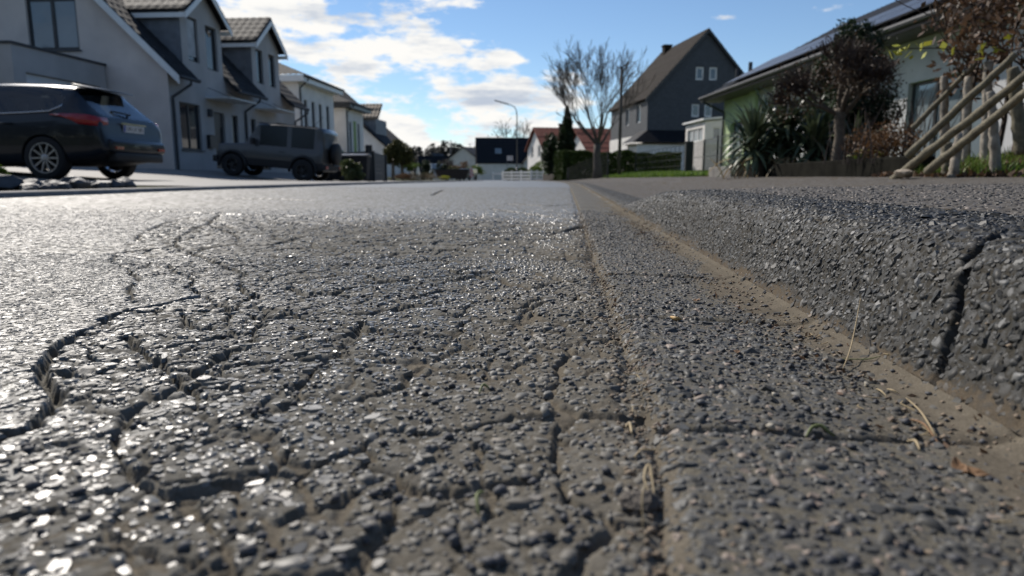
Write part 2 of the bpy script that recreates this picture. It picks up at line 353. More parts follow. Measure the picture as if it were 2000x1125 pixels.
    return z.reshape(sh), stn.reshape(sh), tn.reshape(sh), dirt.reshape(sh), yf.reshape(sh), dust.reshape(sh), crk.reshape(sh), (D*(.2+.8*gr)).reshape(sh)
def row_ys(y0, y1, ratio, dmin):
    ys = [y0]
    while ys[-1] < y1: ys.append(ys[-1]+max(dmin, ratio*ys[-1]))
    return np.array(ys)
QL = globals().get('QUAL', 1.0); SP = .0013
YS = row_ys(.12, 9.0, .0050*QL, SP*QL); YS[-1] = 9.0
xs = [XG-.0]
d = SP*QL
while xs[-1] > XL: xs.append(xs[-1]-max(d, d+(abs(xs[-1])-.30)*.0042*QL))
xs[-1] = XL; XS = np.array(xs[::-1])
X, Y = np.meshgrid(XS, YS)
Z, ST, TN, DI, NE, DU, CK, DM = road_surface(X, Y)
V = [np.stack([X, Y, Z], -1).reshape(-1, 3)]; F = [grid_faces(*X.shape)]; AT = [[a.ravel() for a in (ST, TN, DI, NE, DU)]]; nv = X.size
def coarse(xa, ya, zf):
    global nv
    X, Y = np.meshgrid(xa, ya); V.append(np.stack([X+xoff(Y), Y, zf(X, Y)+zoff(Y)], -1).reshape(-1, 3)); F.append(grid_faces(*X.shape, off=nv)); nv += X.size
    AT.append([np.full(X.size, .55), np.full(X.size, .5), np.zeros(X.size), np.zeros(X.size), np.full(X.size, .2)])
coarse(np.linspace(XL, XG, 14), np.concatenate([np.linspace(9, 40, 60), np.linspace(42, 170, 40)]), lambda x, y: x*0)
coarse(np.linspace(XL, XG, 14), np.linspace(-8, .12, 12), lambda x, y: x*0)
ngrid = sum(len(f) for f in F)
r = np.random.default_rng(5); pts = []
for (x0, x1, y0, y1, cell, s0, s1) in ((-.75, XG, .17, .62, .0068, .0020, .0050), (-1.05, XG, .62, 1.15, .0074, .0024, .0048), (-1.9, XG, 1.15, 1.9, .0098, .0032, .0054), (-2.7, XG, 1.9, 3.2, .016, .0052, .0078), (-.70, XG, .17, .62, .0046, .0013, .0027), (-1.0, XG, .62, 1.15, .0060, .0017, .0032)):
    cx, cy = jgrid(x0, x1, y0, y1, cell, r, 1.0 if y1 < 1.2 else 1.25); sz = s0+(s1-s0)*r.random(len(cx))**1.7; pts.append((cx, cy, sz))
cx, cy, sz = (np.concatenate(q) for q in zip(*pts)); cz, cs, ct, cdi, cne, cdu, cck, cdm = road_surface(cx[None, :], cy[None, :], .0006); cz, cdi, cdu, cck, cdm = cz[0], cdi[0], cdu[0], cck[0], cdm[0]
bare = fbm(cx*13+2, cy*13, 151, 3); edge_ = sst(-.28, -.02, cx-XG)
keep = (cck < .22) & (r.random(len(cx)) < np.where(sz > .0028, .92-.30*cdm*(1-.3*edge_)-.35*cdm*sst(.5, .62, bare), .75-.1*edge_)) & (r.random(len(cx)) > .75*cdi) & (r.random(len(cx)) > sst(2.2, 3.2, cy))
cx, cy, cz, sz, cdi, cdu, cdm = (q[keep] for q in (cx, cy, cz, sz, cdi, cdu, cdm)); n = len(cx); N = np.stack([r.normal(size=n)*.03, r.normal(size=n)*.03, np.ones(n)], 1); N /= np.linalg.norm(N, axis=1)[:, None]
big = (r.random(n) < (.05+.06*(cx < -.04))*cdm) & (cy < .9); sz = np.where(big, sz*1.5, sz)
hg = ((.0006+.21*sz*r.random(n)**1.3)*cdm+(.0005+.03*sz)*(1-cdm))*(1-.3*cdi); Vc, Fc = chips(np.stack([cx, cy, cz-.0002], 1), N, sz, hg, .030+.062*cdm, r); V.append(Vc); F.append(Fc+nv); nv += len(Vc)
rep = lambda a: np.repeat(a, 12)
AT.append([np.ones(len(Vc)), rep(r.random(n)), rep(np.clip(cdi*.35, 0, 1)), np.ones(len(Vc)), rep(np.clip(cdu*(.55+.5*r.random(n)), 0, 1))])
print('road chips', n)
A = [np.concatenate([a[i] for a in AT]) for i in range(5)]
road = np_mesh('road', np.concatenate(V), np.concatenate(F), M_ROAD, attrs=dict(stone=A[0], tint=A[1], dirt=A[2], near=A[3], dust=A[4])); tag(road, kind='structure')
fl = np.ones(len(road.data.polygons), bool); fl[ngrid:] = np.repeat(r.random(n) < .25+.55*sst(-.22, .0, cx), 8); road.data.polygons.foreach_set('use_smooth', fl)
# ================================================================== gutter, kerb and pavement: one swept cross-section
prof = np.array([(XG-.004, -.010), (XG+.002, -.0015), (XG+.012, .0018), (XG+.05, .0012), (XG+.12, -.0025), (XG+.17, -.0045), (XK-.004, -.0015),
                 (XK, .002), (XK+.014, .029), (XK+.031, .065), (XK+.041, .0815), (XK+.053, .091), (XK+.070, .096), (XK+.105, .0985), (XK+.165, .1005),
                 (.60, .105), (1.2, .117), (XP, .134)])
ps = np.concatenate([[0], np.cumsum(np.hypot(*np.diff(prof, axis=0).T))])
def sat(x): return float(np.interp(x, prof[:, 0], ps))
S_FOOT, S_TOP, S_KEND = sat(XK), sat(XK+.065), sat(XK+.165)
def sweep(name, s0, s1, ds, grow, M, kindname, ys=YS, zones=()):
    s = [s0]
    while s[-1] < s1: s.append(s[-1]+ds*QL+max(0, s[-1]-S_KEND)*grow*QL)
    s[-1] = s1; s = np.array(s)
    S, Y = np.meshgrid(s, ys); sh = S.shape; S = S.ravel(); Y = Y.ravel()
    px = np.interp(S, ps, prof[:, 0]); pz = np.interp(S, ps, prof[:, 1])
    Sg, Yg = S, Y; nch = 0
    if zones:
        rr = np.random.default_rng(len(name)); q = [jgrid(max(s0, a0), min(s1, a1), b0, b1, cell, rr, 1.0 if b1 < 1.3 else 1.3)+((lo, hi),) for a0, a1, b0, b1, cell, lo, hi in zones]
        cs_ = np.concatenate([a for a, b, c_ in q]); cy_ = np.concatenate([b for a, b, c_ in q]); csz = np.concatenate([c_[0]+(c_[1]-c_[0])*rr.random(len(a))**1.6 for a, b, c_ in q]); nch = len(cs_); S = np.concatenate([S, cs_]); Y = np.concatenate([Y, cy_])
        px = np.interp(S, ps, prof[:, 0]); pz = np.interp(S, ps, prof[:, 1])
    e = .004; tx = np.interp(S+e, ps, prof[:, 0])-np.interp(S-e, ps, prof[:, 0]); tz = np.interp(S+e, ps, prof[:, 1])-np.interp(S-e, ps, prof[:, 1])
    L = np.hypot(tx, tz)+1e-9; nx = -tz/L; nz = tx/L
    k = kl(Y); low = sst(XK-.002, XK+.03, px); side = 1-sst(.8, XP, px)
    pz = np.where(pz > 0.004, pz*(1-low*side*(1-k)), pz)
    yf = 1-sst(1.8, 3.6, Y)
    if kindname == 'gutter':
        jl = np.array([.062, .356, .654, .95, 1.25, 1.55, 1.86, 2.16, 2.46, 2.76, 3.06, 3.4, 3.7, 4, 4.3, 4.6, 4.9, 5.2, 5.5, 5.8, 6.1, 6.4, 6.7, 7, 7.3, 7.6, 7.9, 8.2, 8.5, 8.8])
        yy = Y+.002*(vnoise(S*160, Y*160, 5)-.5)*2-.03*(px-XG)
        jd = np.abs(yy[:, None]-jl[None, :]).min(1) if len(Y) < 10 else np.abs(yy-jl[np.clip(np.searchsorted((jl[1:]+jl[:-1])/2, yy), 0, len(jl)-1)])
        slab = np.searchsorted(jl, yy); r1 = hsh(slab, slab*0, 301)
        s1_, t1, l1 = stones(px, Y, .0046, 311, .78, .34, .64, 3.6, .2); s2_, t2, l2 = stones(px+.2, Y, .0076, 331, .5, .3, .56, 3.6, .16)
        foot = (1-.5*sst(2.5, 5, Y))*sst(XK-.088, XK+.03, px+.075*(fbm(px*22, Y*8, 341, 5)-.5)*2)
        bury = np.clip(foot*1.15+.4*sst(.5, .7, fbm(px*14, Y*8, 351, 4))*sst(XG+.02, XG+.12, px), 0, 1)
        vis = 1-sst(.25, .8, bury); h1 = .0005*s1_+l1*.0004; h2 = .0005*s2_+l2*.0005; h = np.maximum(h1, h2); stn = np.where(h1 >= h2, s1_, s2_); tn = np.where(h1 >= h2, t1, t2)
        h = np.maximum(h, bury*.0009)
        h = h*(.3+.7*yf)+.0007*(fbm(px*240, Y*240, 361, 3)-.5)+.0022*(fbm(px*30, Y*30, 371, 3)-.5)
        j = 1-sst(.0018, .0050, jd); h = h+(r1-.5)*.004-j*.0045*(1-.7*foot)-.0015*(1-sst(0, .012, jd))
        dirt = np.maximum(np.maximum((1-vis)*np.clip(bury*1.6-.15, 0, 1), j*.9), 1-sst(.004, .012, px-XG)*1.0)
        stn = stn*vis*(1-j); dust = .25+.75*foot+.4*(fbm(px*40, Y*40, 381, 3)-.5)
    elif kindname == 'kerb':
        s1_, t1, l1 = stones(S, Y, .0058, 411, .88, .34, .64, 3.6, .22); s2_, t2, l2 = stones(S+.2, Y, .0098, 431, .55, .3, .54, 3.6, .18)
        h1 = .0007*s1_+l1*.0006; h2 = .0007*s2_+l2*.0006; h = np.maximum(h1, h2); stn = np.where(h1 >= h2, s1_, s2_); tn = np.where(h1 >= h2, t1, t2)
        h = h*(.3+.7*yf)+.0008*(fbm(S*220, Y*220, 461, 3)-.5)+.004*(fbm(S*16, Y*16, 471, 3)-.5)
        u = (S-S_FOOT)/(S_TOP-S_FOOT); jit = .0075*(fbm(S*70, Y*8, 481, 4)-.5)*2
        j = np.zeros_like(S)
        for Yj, sl, w, dp in ((.447, .060, .0040, .016), (1.46, .03, .0022, .008), (2.47, .03, .0024, .008), (3.4, .03, .003, .008), (4.4, .03, .004, .008), (5.4, .03, .004, .008), (6.4, .03, .005, .008), (-.5, 0, .002, .008)):
            q = np.abs(Y+jit-(Yj+sl*np.clip(u, 0, 1.15)**1.3)); wv = w*(.5+.9*vnoise(S*60, Y*3, 482))
            if Yj == .447: wv = wv*(1.25-sst(.92, 1.25, u)*1.25)*(.45+.55*sst(.02, .3, u))
            kk = 1-sst(wv*.5, wv*1.25, q); j = np.maximum(j, kk); h = h-kk*dp*(1 if Yj != .447 else sst(0, .2, u)*.6+.4)-.0014*(1-sst(0, .010, q))
        ft = 1-sst(.0, .022, S-S_FOOT+.012*(fbm(S*60, Y*14, 491, 3)-.5)*2)
        dirt = np.maximum(ft*.95*(1-.5*np.clip(stn, 0, 1)), .5*sst(.6, .75, fbm(S*20, Y*20, 492, 3))*(1-stn)); dirt = dirt*(1-j)
        stn = stn*(1-j); dust = .12+.5*ft+.3*(fbm(S*30, Y*30, 493, 3)-.5)
    else:
        s1_, t1, l1 = stones(px, Y, .0062, 511, .85, .34, .62, 2.2, .14); s2_, t2, l2 = stones(px+.2, Y, .0105, 531, .4, .3, .5, 2.2, .1)
        h1 = .0011*s1_+l1*.0012; h2 = .0016*s2_+l2*.0016; h = np.maximum(h1, h2); stn = np.where(h1 >= h2, s1_, s2_); tn = np.where(h1 >= h2, t1, t2)
        h = h*(.4+.6*yf)+.006*(fbm(px*4, Y*2, 541, 4)-.5)*sst(.42, .6, px)
        dirt = .75*sst(.52, .72, fbm(px*9, Y*5, 551, 4))*(1-stn); dust = .5+0*px
    if kindname == 'gutter': px = px-.011*(1-sst(.22, .36, Y))*(1-sst(0, .1, px-XG))
    fx = xoff(Y); Vv = np.stack([px+nx*h+fx, Y, pz+nz*h+zoff(Y)], -1); ng = len(Sg); FA = grid_faces(*sh); AA = dict(stone=stn*.6, tint=tn, dirt=dirt, near=yf, dust=dust)
    if nch:
        B = {k_: v_[ng:] for k_, v_ in AA.items()}; jj = j[ng:] if kindname != 'pavement' else np.zeros(nch); bu = (bury if kindname == 'gutter' else ft*.8 if kindname == 'kerb' else dirt*.8)[ng:]
        kp = (jj < .04) & (rr.random(nch) < dens*(1-.74*sst(.3, 1.0, bu))); Nn = np.stack([nx, np.zeros_like(nx), nz], 1)[ng:][kp]+rr.normal(size=(kp.sum(), 3))*rough; Nn /= np.linalg.norm(Nn, axis=1)[:, None]; m_ = kp.sum(); sz = csz[kp]
        Vc, Fc = chips(Vv[ng:][kp]-Nn*(.0002+.0007*bu[kp])[:, None], Nn, sz, (.0004+.26*sz*rr.random(m_)), .10, rr, taper=.62); FA = np.concatenate([FA, Fc+ng]); Vv = np.concatenate([Vv[:ng], Vc]); rp = lambda a: np.repeat(a, 12)
        AA = {'stone': np.concatenate([AA['stone'][:ng], np.ones(len(Vc))]), 'tint': np.concatenate([AA['tint'][:ng], rp(rr.random(m_))]), 'dirt': np.concatenate([AA['dirt'][:ng], rp(B['dirt'][kp]*.22)]), 'near': np.concatenate([AA['near'][:ng], np.ones(len(Vc))]), 'dust': np.concatenate([AA['dust'][:ng], rp(np.clip(B['dust'][kp]*(.4+.6*rr.random(m_)), 0, 1))])}; print(name, 'chips', m_)
    o = np_mesh(name, Vv, FA, M, attrs=AA); k_ = len(grid_faces(*sh)); fl = np.ones(len(FA), bool); fl[k_:] = np.repeat(np.random.default_rng(3).random((len(FA)-k_)//8) < .5, 8); o.data.polygons.foreach_set('use_smooth', fl); return tag(o, kind='structure')
YF = np.concatenate([YS, np.linspace(9.3, 40, 60), np.linspace(42, 90, 24)])
dens, rough = .80, .17
sweep('gutter', 0, S_FOOT, SP, 0, M_GUT, 'gutter', YF, ((.009, 9, .17, .75, .0046, .0014, .0036), (.009, 9, .75, 1.5, .0056, .0018, .0040), (.009, 9, 1.5, 2.8, .008, .003, .0046), (.009, 9, .17, .75, .011, .004, .0058)))
dens, rough = .84, .21
sweep('kerb', S_FOOT, S_KEND, SP, 0, M_KERB, 'kerb', YF, ((-9, 9, .2, .95, .0046, .0014, .0037), (-9, 9, .95, 1.7, .0058, .0020, .0040), (-9, 9, 1.7, 3.0, .009, .0034, .005), (-9, 9, .2, .95, .0115, .004, .0062)))
dens, rough = .7, .12
sweep('pavement', S_KEND, ps[-1], .0014, .012, M_PAVE, 'pavement', YF, ((-9, S_KEND+.5, .35, 1.4, .0085, .0024, .0048), (-9, S_KEND+.9, 1.4, 2.8, .013, .0036, .006)))
# ================================================================== the land beside the street
def zl(d): return np.interp(d, [3.6, 3.74, 7.5, 12.5, 20, 60], [0, .035, .075, .40, .5, .5])
def land(x, Y):
    x = np.asarray(x, float); Y = np.asarray(Y, float); xr = x-xoff(Y); far = 1-sst(45, 110, Y)
    left = (zl(-xr)-.105*sst(13, 19, Y)*sst(3.8, 5, -xr)*(1-sst(9, 12, -xr)))*far; right = np.interp(xr, [2.15, 2.5, 5, 12, 40], [.105, .15, .22, .28, .3])*(1-sst(12, 30, Y)*.0)+.16*sst(15, 33, Y)*sst(2.2, 4, xr)*far
    z = np.where(xr < XL, left, np.where(xr > XP, right*(.3+.7*far), -.07))
    return z+zoff(Y)
def lz(x, Y): return float(land(x, Y))
xa = np.concatenate([np.linspace(-900, -60, 18), np.linspace(-50, -14, 14), np.linspace(-13, 8, 85), np.linspace(9, 40, 16), np.linspace(60, 900, 16)])
ya = np.concatenate([np.linspace(-60, -3, 8), np.linspace(-2, 40, 80), np.linspace(43, 170, 36), np.linspace(200, 2500, 16)])
X, Y = np.meshgrid(xa, ya); Xc = X+xoff(np.minimum(Y, 170))*(np.abs(X) < 60)
t = NT('earth_and_grass'); v = t.co(); f = t.noise(v, .35, 5); f2 = t.noise(v, 9.0, 4)
M_LAND = t.fin(t.mix(t.mr(f2, .35, .65, 0, .6), t.mix(t.mr(f, .4, .6), (.055, .075, .022), (.10, .085, .045)), (.04, .045, .018)), .95, 0, t.bump(f2, .5, .05), .1)
tag(np_mesh('ground', np.stack([Xc, Y, land(Xc, Y)-.004], -1).reshape(-1, 3), grid_faces(*X.shape), M_LAND), kind='structure')
# driveways on the left: pale concrete pavers
t = NT('pale_pavers'); v = t.co(); b = t.n('ShaderNodeTexBrick'); t.l(v, b.inputs[0]); b.inputs['Scale'].default_value = 5.0; b.inputs['Mortar Size'].default_value = .015
b.inputs[1].default_value = (.20, .19, .175, 1); b.inputs[2].default_value = (.25, .24, .22, 1); b.inputs[3].default_value = (.10, .095, .085, 1)
M_PAVER = t.fin(t.mix(t.mr(t.noise(v, 1.3, 5), .35, .65, 0, .5), b.outputs[0], (.15, .14, .13)), .7, 0, t.bump(t.noise(v, 90.0, 3), .3, .004), .4)
xa = np.linspace(XL-.13, -17.5, 60); ya = np.concatenate([np.linspace(6.8, 36, 110)])
X, Y = np.meshgrid(xa, ya); Xc = X+xoff(Y)
tag(np_mesh('driveway', np.stack([Xc, Y, land(Xc, Y)+.008], -1).reshape(-1, 3), grid_faces(*X.shape), M_PAVER), kind='structure')
M_CONC = plain('kerb_stone_grey', (.19, .185, .175), .8, var=.3, scale=8, bump=.4, bscale=150)
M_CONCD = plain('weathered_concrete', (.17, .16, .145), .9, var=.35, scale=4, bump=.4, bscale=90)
yk = np.concatenate([np.linspace(-6, 12, 40), np.linspace(12.5, 80, 60)])
pr = [(XL+.005, -.05), (XL-.01, .030), (XL-.03, .040), (XL-.12, .042), (XL-.125, -.05)]
V = np.array([[(px+xoff(y), y, pz+zoff(y)) for px, pz in pr] for y in yk]).reshape(-1, 3)
tag(np_mesh('kerb_strip', V, grid_faces(len(yk), len(pr)), M_CONC, smooth=False), kind='structure')
# the paved drive crossing on the right, where the kerb is lowered
# ================================================================== building kit
Z3 = Vector((0, 0, 1))
def clip(poly, f):                            # keep the side where f(p) >= 0 (f linear)
    out = []
    for i, p in enumerate(poly):
        q = poly[(i+1) % len(poly)]; a, b = f(p), f(q)
        if a >= 0: out.append(p)
        if (a >= 0) != (b >= 0): t = a/(a-b); out.append((p[0]+(q[0]-p[0])*t, p[1]+(q[1]-p[1])*t))
    return out
def wall_panel(mb, O, U, N, poly, holes=(), r=.13):
    O, U, N = Vector(O), Vector(U), Vector(N); area = sum(poly[i][0]*poly[(i+1) % len(poly)][1]-poly[(i+1) % len(poly)][0]*poly[i][1] for i in range(len(poly)))
    if area < 0: poly = poly[::-1]
    us = sorted({p[0] for p in poly} | {h[i] for h in holes for i in (0, 1)}); zs = sorted({p[1] for p in poly} | {h[i] for h in holes for i in (2, 3)})
    P = lambda u, z, d=0: O+U*u+Z3*z-N*d
    for a, b in zip(us[:-1], us[1:]):
        for c, d in zip(zs[:-1], zs[1:]):
            m, n = (a+b)/2, (c+d)/2
            if any(h[0] < m < h[1] and h[2] < n < h[3] for h in holes): continue
            q = [(a, c), (b, c), (b, d), (a, d)]
            for i in range(len(poly)):
                (x0, y0), (x1, y1) = poly[i], poly[(i+1) % len(poly)]
                q = clip(q, lambda p: (x1-x0)*(p[1]-y0)-(y1-y0)*(p[0]-x0)+1e-9)
                if len(q) < 3: break
            if len(q) >= 3: mb.poly([P(*p) for p in q])
    for a, b, c, d in holes:
        mb.poly([P(a, c), P(b, c), P(b, c, r), P(a, c, r)]); mb.poly([P(a, d), P(b, d), P(b, d, r), P(a, d, r)])
        mb.poly([P(a, c), P(a, d), P(a, d, r), P(a, c, r)]); mb.poly([P(b, c), P(b, d), P(b, d, r), P(b, c, r)])
def obox(mb, O, U, N, u0, u1, z0, z1, d0, d1):  # box in wall coordinates; d = metres out of the wall
    O, U, N = Vector(O), Vector(U), Vector(N)
    vs = [O+U*u+N*d+Z3*z for u in (u0, u1) for d in (d0, d1) for z in (z0, z1)]
    mb.add(vs, [(0,1,3,2),(4,6,7,5),(0,4,5,1),(2,3,7,6),(0,2,6,4),(1,5,7,3)])
M_FRAME_D = plain('anthracite_frame', (.022, .024, .027), .4); M_FRAME_W = plain('white_frame', (.7, .7, .68), .4)
M_PANE = panemat('window_glass'); M_PANE_L = panemat('window_glass_sky', (.16, .19, .21)); M_BLIND = plain('roller_blind', (.42, .43, .44), .6)
def window(par, O, U, N, h, fm, mull=1, r=.13, pane=None, sill=None, fw=.06, blind=0.0, name='window'):
    a, b, c, d = h; m = MB(); e = .004
    obox(m, O, U, N, a+e, b-e, c+e, c+fw, -r, -r+.05); obox(m, O, U, N, a+e, b-e, d-fw, d-e, -r, -r+.05)
    obox(m, O, U, N, a+e, a+fw, c+fw, d-fw, -r, -r+.05); obox(m, O, U, N, b-fw, b-e, c+fw, d-fw, -r, -r+.05)
    for i in range(1, mull):
        u = a+(b-a)*i/mull; obox(m, O, U, N, u-fw*.6, u+fw*.6, c+fw, d-fw, -r, -r+.05)
    wo = m.build(name, fm, par)
    g = MB(); obox(g, O, U, N, a+fw*.9, b-fw*.9, c+fw*.9, d-fw*.9, -r+.005, -r+.02); g.build('pane', pane or M_PANE, wo)
    if blind:
        g = MB(); obox(g, O, U, N, a+fw, b-fw, d-fw-(d-c-2*fw)*blind, d-fw, -r+.025, -r+.04); g.build('blind', M_BLIND, wo)
    if sill is not None:
        g = MB(); obox(g, O, U, N, a-.06, b+.06, c-.05, c-.004, -.02, .06); g.build('sill', sill, wo)
    return wo
def tile_roof(name, P0, U, D, ul, vl, m, par, tw=.30, tl=.36, th=.10, amp=.022, lift=.02):
    P0, U, D = Vector(P0), Vector(U).normalized(), Vector(D).normalized(); N = U.cross(D).normalized()
    if N.z < 0: N = -N
    nu = max(2, int(ul/tw)*5); nv = max(1, int(vl/tl)); vv = []
    for i in range(nv): vv += [i*vl/nv, (i+.5)*vl/nv, (i+.985)*vl/nv]
    vv.append(vl); vv = np.array(vv); uu = np.linspace(0, ul, nu+1); Uu, Vv = np.meshgrid(uu, vv)
    fr = (Vv/(vl/nv)) % 1.0; hh = amp*np.abs(np.sin(np.pi*Uu/tw))**.8 + lift*fr
    A = np.array(P0)+Uu[..., None]*np.array(U)+Vv[..., None]*np.array(D)+hh[..., None]*np.array(N)
    V = A.reshape(-1, 3); F = grid_faces(*Uu.shape); n = len(V)
    q = [P0-N*th, P0+U*ul-N*th, P0+U*ul+D*vl-N*th, P0+D*vl-N*th]; a = [P0, P0+U*ul, P0+U*ul+D*vl, P0+D*vl]
    V = np.concatenate([V, np.array([tuple(p) for p in q+a])])
    F = np.concatenate([F, [[n, n+1, n+2, n+3]]+[[n+i, n+(i+1) % 4, n+4+(i+1) % 4, n+4+i] for i in range(4)]])
    return np_mesh(name, V, F, m, par, smooth=False)
def tilemat(name, col, rough=.45):
    t = NT(name); v = t.co(); f = t.noise(v, 3.1, 3); g = t.noise(v, 26.0, 4)
    return t.fin(t.mix(t.mr(f, .3, .7), tuple(c*.7 for c in col), tuple(c*1.3 for c in col)), t.mr(g, .3, .7, rough-.08, rough+.15), 0, t.bump(g, .3, .01), .1)
M_TILE = tilemat('anthracite_tiles', (.030, .030, .031), .75); M_TILE_B = tilemat('brown_tiles', (.026, .021, .017), .85); M_TILE_R = tilemat('red_tiles', (.10, .034, .026), .8)
M_TILE_S = tilemat('sand_tiles', (.15, .12, .09), .6); M_TILE_K = tilemat('black_tiles', (.014, .015, .018), .6)
def plaster(name, col): return plain(name, col, .92, var=.10, scale=1.2, bump=.25, bscale=220, spec=.2)
M_PL_B = plaster('beige_plaster', (.68, .60, .545)); M_PL_G = plaster('grey_plaster', (.42, .405, .395)); M_PL_W = plaster('white_plaster', (.76, .73, .69)); M_PL_Y = plaster('cream_plaster', (.60, .58, .53))
M_ZINC = plain('zinc', (.06, .062, .066), .65, .0, spec=.25); M_WHITE = plain('white_board', (.80, .80, .78), .5, var=.06); M_SLATE_T = plain('grey_sill', (.08, .08, .085), .6); M_DORM = plain('zinc_cladding', (.16, .175, .195), .6, .2)
def gutter_run(par, a, b, drop, foot):        # half-round eaves gutter from a to b with a downpipe
    a, b = Vector(a), Vector(b); m = MB(); m.tube([a, b], .065, 8); g = m.build('eaves_gutter', M_ZINC, par)
    if drop is not None:
        d, f = Vector(drop), Vector(foot); m = MB()
        m.tube([d, d+Vector((0, 0, -.14)), Vector((f.x, f.y, d.z-.55)), Vector((f.x, f.y, d.z-.75)), f], .045, 8); m.build('downpipe', M_ZINC, par)
# ================================================================== semi-detached pair on the left
XF, ZB, ZE = -12.7, .38, 3.85
FY = Vector((0, 1, 0)); FX = Vector((1, 0, 0))
def half_house(y0, y1, dorm, holes, label, gable):
    root = empty('terrace_house', (XF, y0, ZB), label, 'house', 'semi-detached houses with wall dormers')
    P = lambda x, y, z: (x-XF, y-y0, z-ZB)
    d0, d1 = dorm; m = MB(); O = Vector((0, 0, -ZB)); uu = lambda y: y-y0
    wall_panel(m, O, FY, FX, [(0, ZB-.3), (y1-y0, ZB-.3), (y1-y0, ZE), (0, ZE)], [(uu(a), uu(b), c, d) for a, b, c, d, *_ in holes if d < ZE])
    dh = [(uu(a), uu(b), c, d) for a, b, c, d, *_ in holes if d > ZE]
    md = (d0+d1)/2
    wall_panel(m, O, FY, FX, [(uu(d0), ZE), (uu(d1), ZE), (uu(d1), 5.62), (uu(md), 6.62), (uu(d0), 5.62)], dh)
    m.build('wall', M_PL_G, root)
    if gable:
        m = MB(); wall_panel(m, O, (-1, 0, 0), (0, -1, 0), [(0, ZB-.3), (10, ZB-.3), (10, ZE), (5, ZE+5), (0, ZE)], [(2.85, 4.55, 4.15, 5.75)])
        g = m.build('wall', M_PL_B, root); window(root, O, (-1, 0, 0), (0, -1, 0), (2.85, 4.55, 4.15, 5.75), M_FRAME_D, 2, fw=.09, pane=M_PANE_L, sill=M_SLATE_T)
    else:
        m = MB(); wall_panel(m, (0, y1-y0, -ZB), (-1, 0, 0), (0, 1, 0), [(0, ZB-.3), (10, ZB-.3), (10, ZE), (5, ZE+5), (0, ZE)]); m.build('wall', M_PL_G, root)
    # main roof: front slope (three fields round the dormer) and rear slope
    yo = y0-.28 if gable else y0; ye = y1 if gable else y1+.28; s2 = math.sqrt(.5)
    def fld(name, ya, yb, xs_, L): return tile_roof(name, P(xs_, ya, ZE-(xs_-XF)-.02), FY, (-1, 0, 1), yb-ya, L, M_TILE, root)
    Ltot = 5.5*math.sqrt(2)
    rf = fld('roof', yo, d0-.02, XF+.5, Ltot); fld('roof', d1+.02, ye, XF+.5, Ltot); fld('roof', d0-.02, d1+.02, XF-1.75, Ltot-2.25*math.sqrt(2))
    tile_roof('roof', P(XF-5, yo, ZE+4.99), FY, (-1, 0, -1), ye-yo, 5.5*math.sqrt(2), M_TILE, root)
    # dormer cheeks and roof
    for y in (d0, d1):
        m = MB(); m.prism([P(XF-.01, y, ZE-.03), P(XF-.01, y, 5.6), P(XF-1.80, y, 5.6)], (0, .05 if y == d0 else -.05, 0)); m.build('dormer_cheek', M_DORM, root)
    wd = (d1-d0)/2+.22; sl = 1.0/((d1-d0)/2); ed = 5.62-.22*sl
    for sg in (-1, 1):
        y = md+sg*wd; tile_roof('dormer_roof', P(XF+.32, y, ed+.06), (-1, 0, 0), (0, -sg*wd, wd*sl), 3.2, math.hypot(wd, wd*sl), M_TILE, root, th=.08)
    m = MB()
    for sg in (-1, 1):
        a, b = Vector(P(XF+.32, md+sg*wd, ed-.04)), Vector(P(XF+.32, md, ed+wd*sl-.04)); m.prism([a, b, b+Vector((0, 0, -.20)), a+Vector((0, 0, -.20))], (.03, 0, 0))
        m.prism([Vector(P(XF+.30, md+sg*(wd-.02), ed-.05)), Vector(P(XF-2.2, md+sg*(wd-.02), ed-.05)), Vector(P(XF-2.2, md+sg*(wd-.02), ed-.2)), Vector(P(XF+.30, md+sg*(wd-.02), ed-.2))], (0, -sg*.03, 0))
    if gable:
        a, b = Vector(P(XF+.55, yo-.002, ZE-.58)), Vector(P(XF-5, yo-.002, ZE+4.97)); m.prism([a, b, b+Vector((0, 0, -.30)), a+Vector((0, 0, -.26))], (0, -.03, 0))
    m.build('barge_board', M_WHITE, root)
    gx = XF+.56
    for ya, yb, dr in ((yo, d0-.05, y0+.12 if gable else y0+.12), (d1+.05, ye, None)):
        gutter_run(root, P(gx, ya, ZE-.60), P(gx, yb, ZE-.60), P(gx, dr+.25, ZE-.62) if dr else None, P(XF+.06, dr, ZB-.1) if dr else None)
    if not gable: gutter_run(root, P(gx, ye-.1, ZE-.605), P(gx, ye-.05, ZE-.605), P(gx, ye-.1, ZE-.63), P(XF+.06, y1-.1, ZB-.1))
    for a, b, c, d, kind, *bl in holes:
        h = (uu(a), uu(b), c, d)
        if kind == 'door':
            q = MB(); obox(q, O, FY, FX, h[0]+.004, h[1]-.004, c+.004, d-.004, -.13, -.08); dq = q.build('door', M_FRAME_D, root); q = MB(); obox(q, O, FY, FX, h[1]-.18, h[1]-.14, c+.7, c+1.5, -.08, -.04); q.build('handle', M_ZINC, dq)
        else: window(root, O, FY, FX, h, M_FRAME_D, 1 if b-a < .9 else 2, pane=M_PANE, sill=M_SLATE_T if kind == 'sill' else None, blind=bl[0] if bl else 0)
    dd = [h for h in holes if h[4] == 'door'][0]
    m = MB(); obox(m, O, FY, FX, uu(dd[0])-.5, uu(dd[1])+.7, 2.86, 2.90, .01, .95); cn = m.build('canopy', M_FRAME_W, root)
    for y in (dd[0]-.3, dd[1]+.4): m = MB(); m.tube([O+Vector((.02, uu(y), 3.25)), O+Vector((.85, uu(y), 2.90))], .012, 5); m.build('canopy_rod', M_ZINC, cn)
    return root
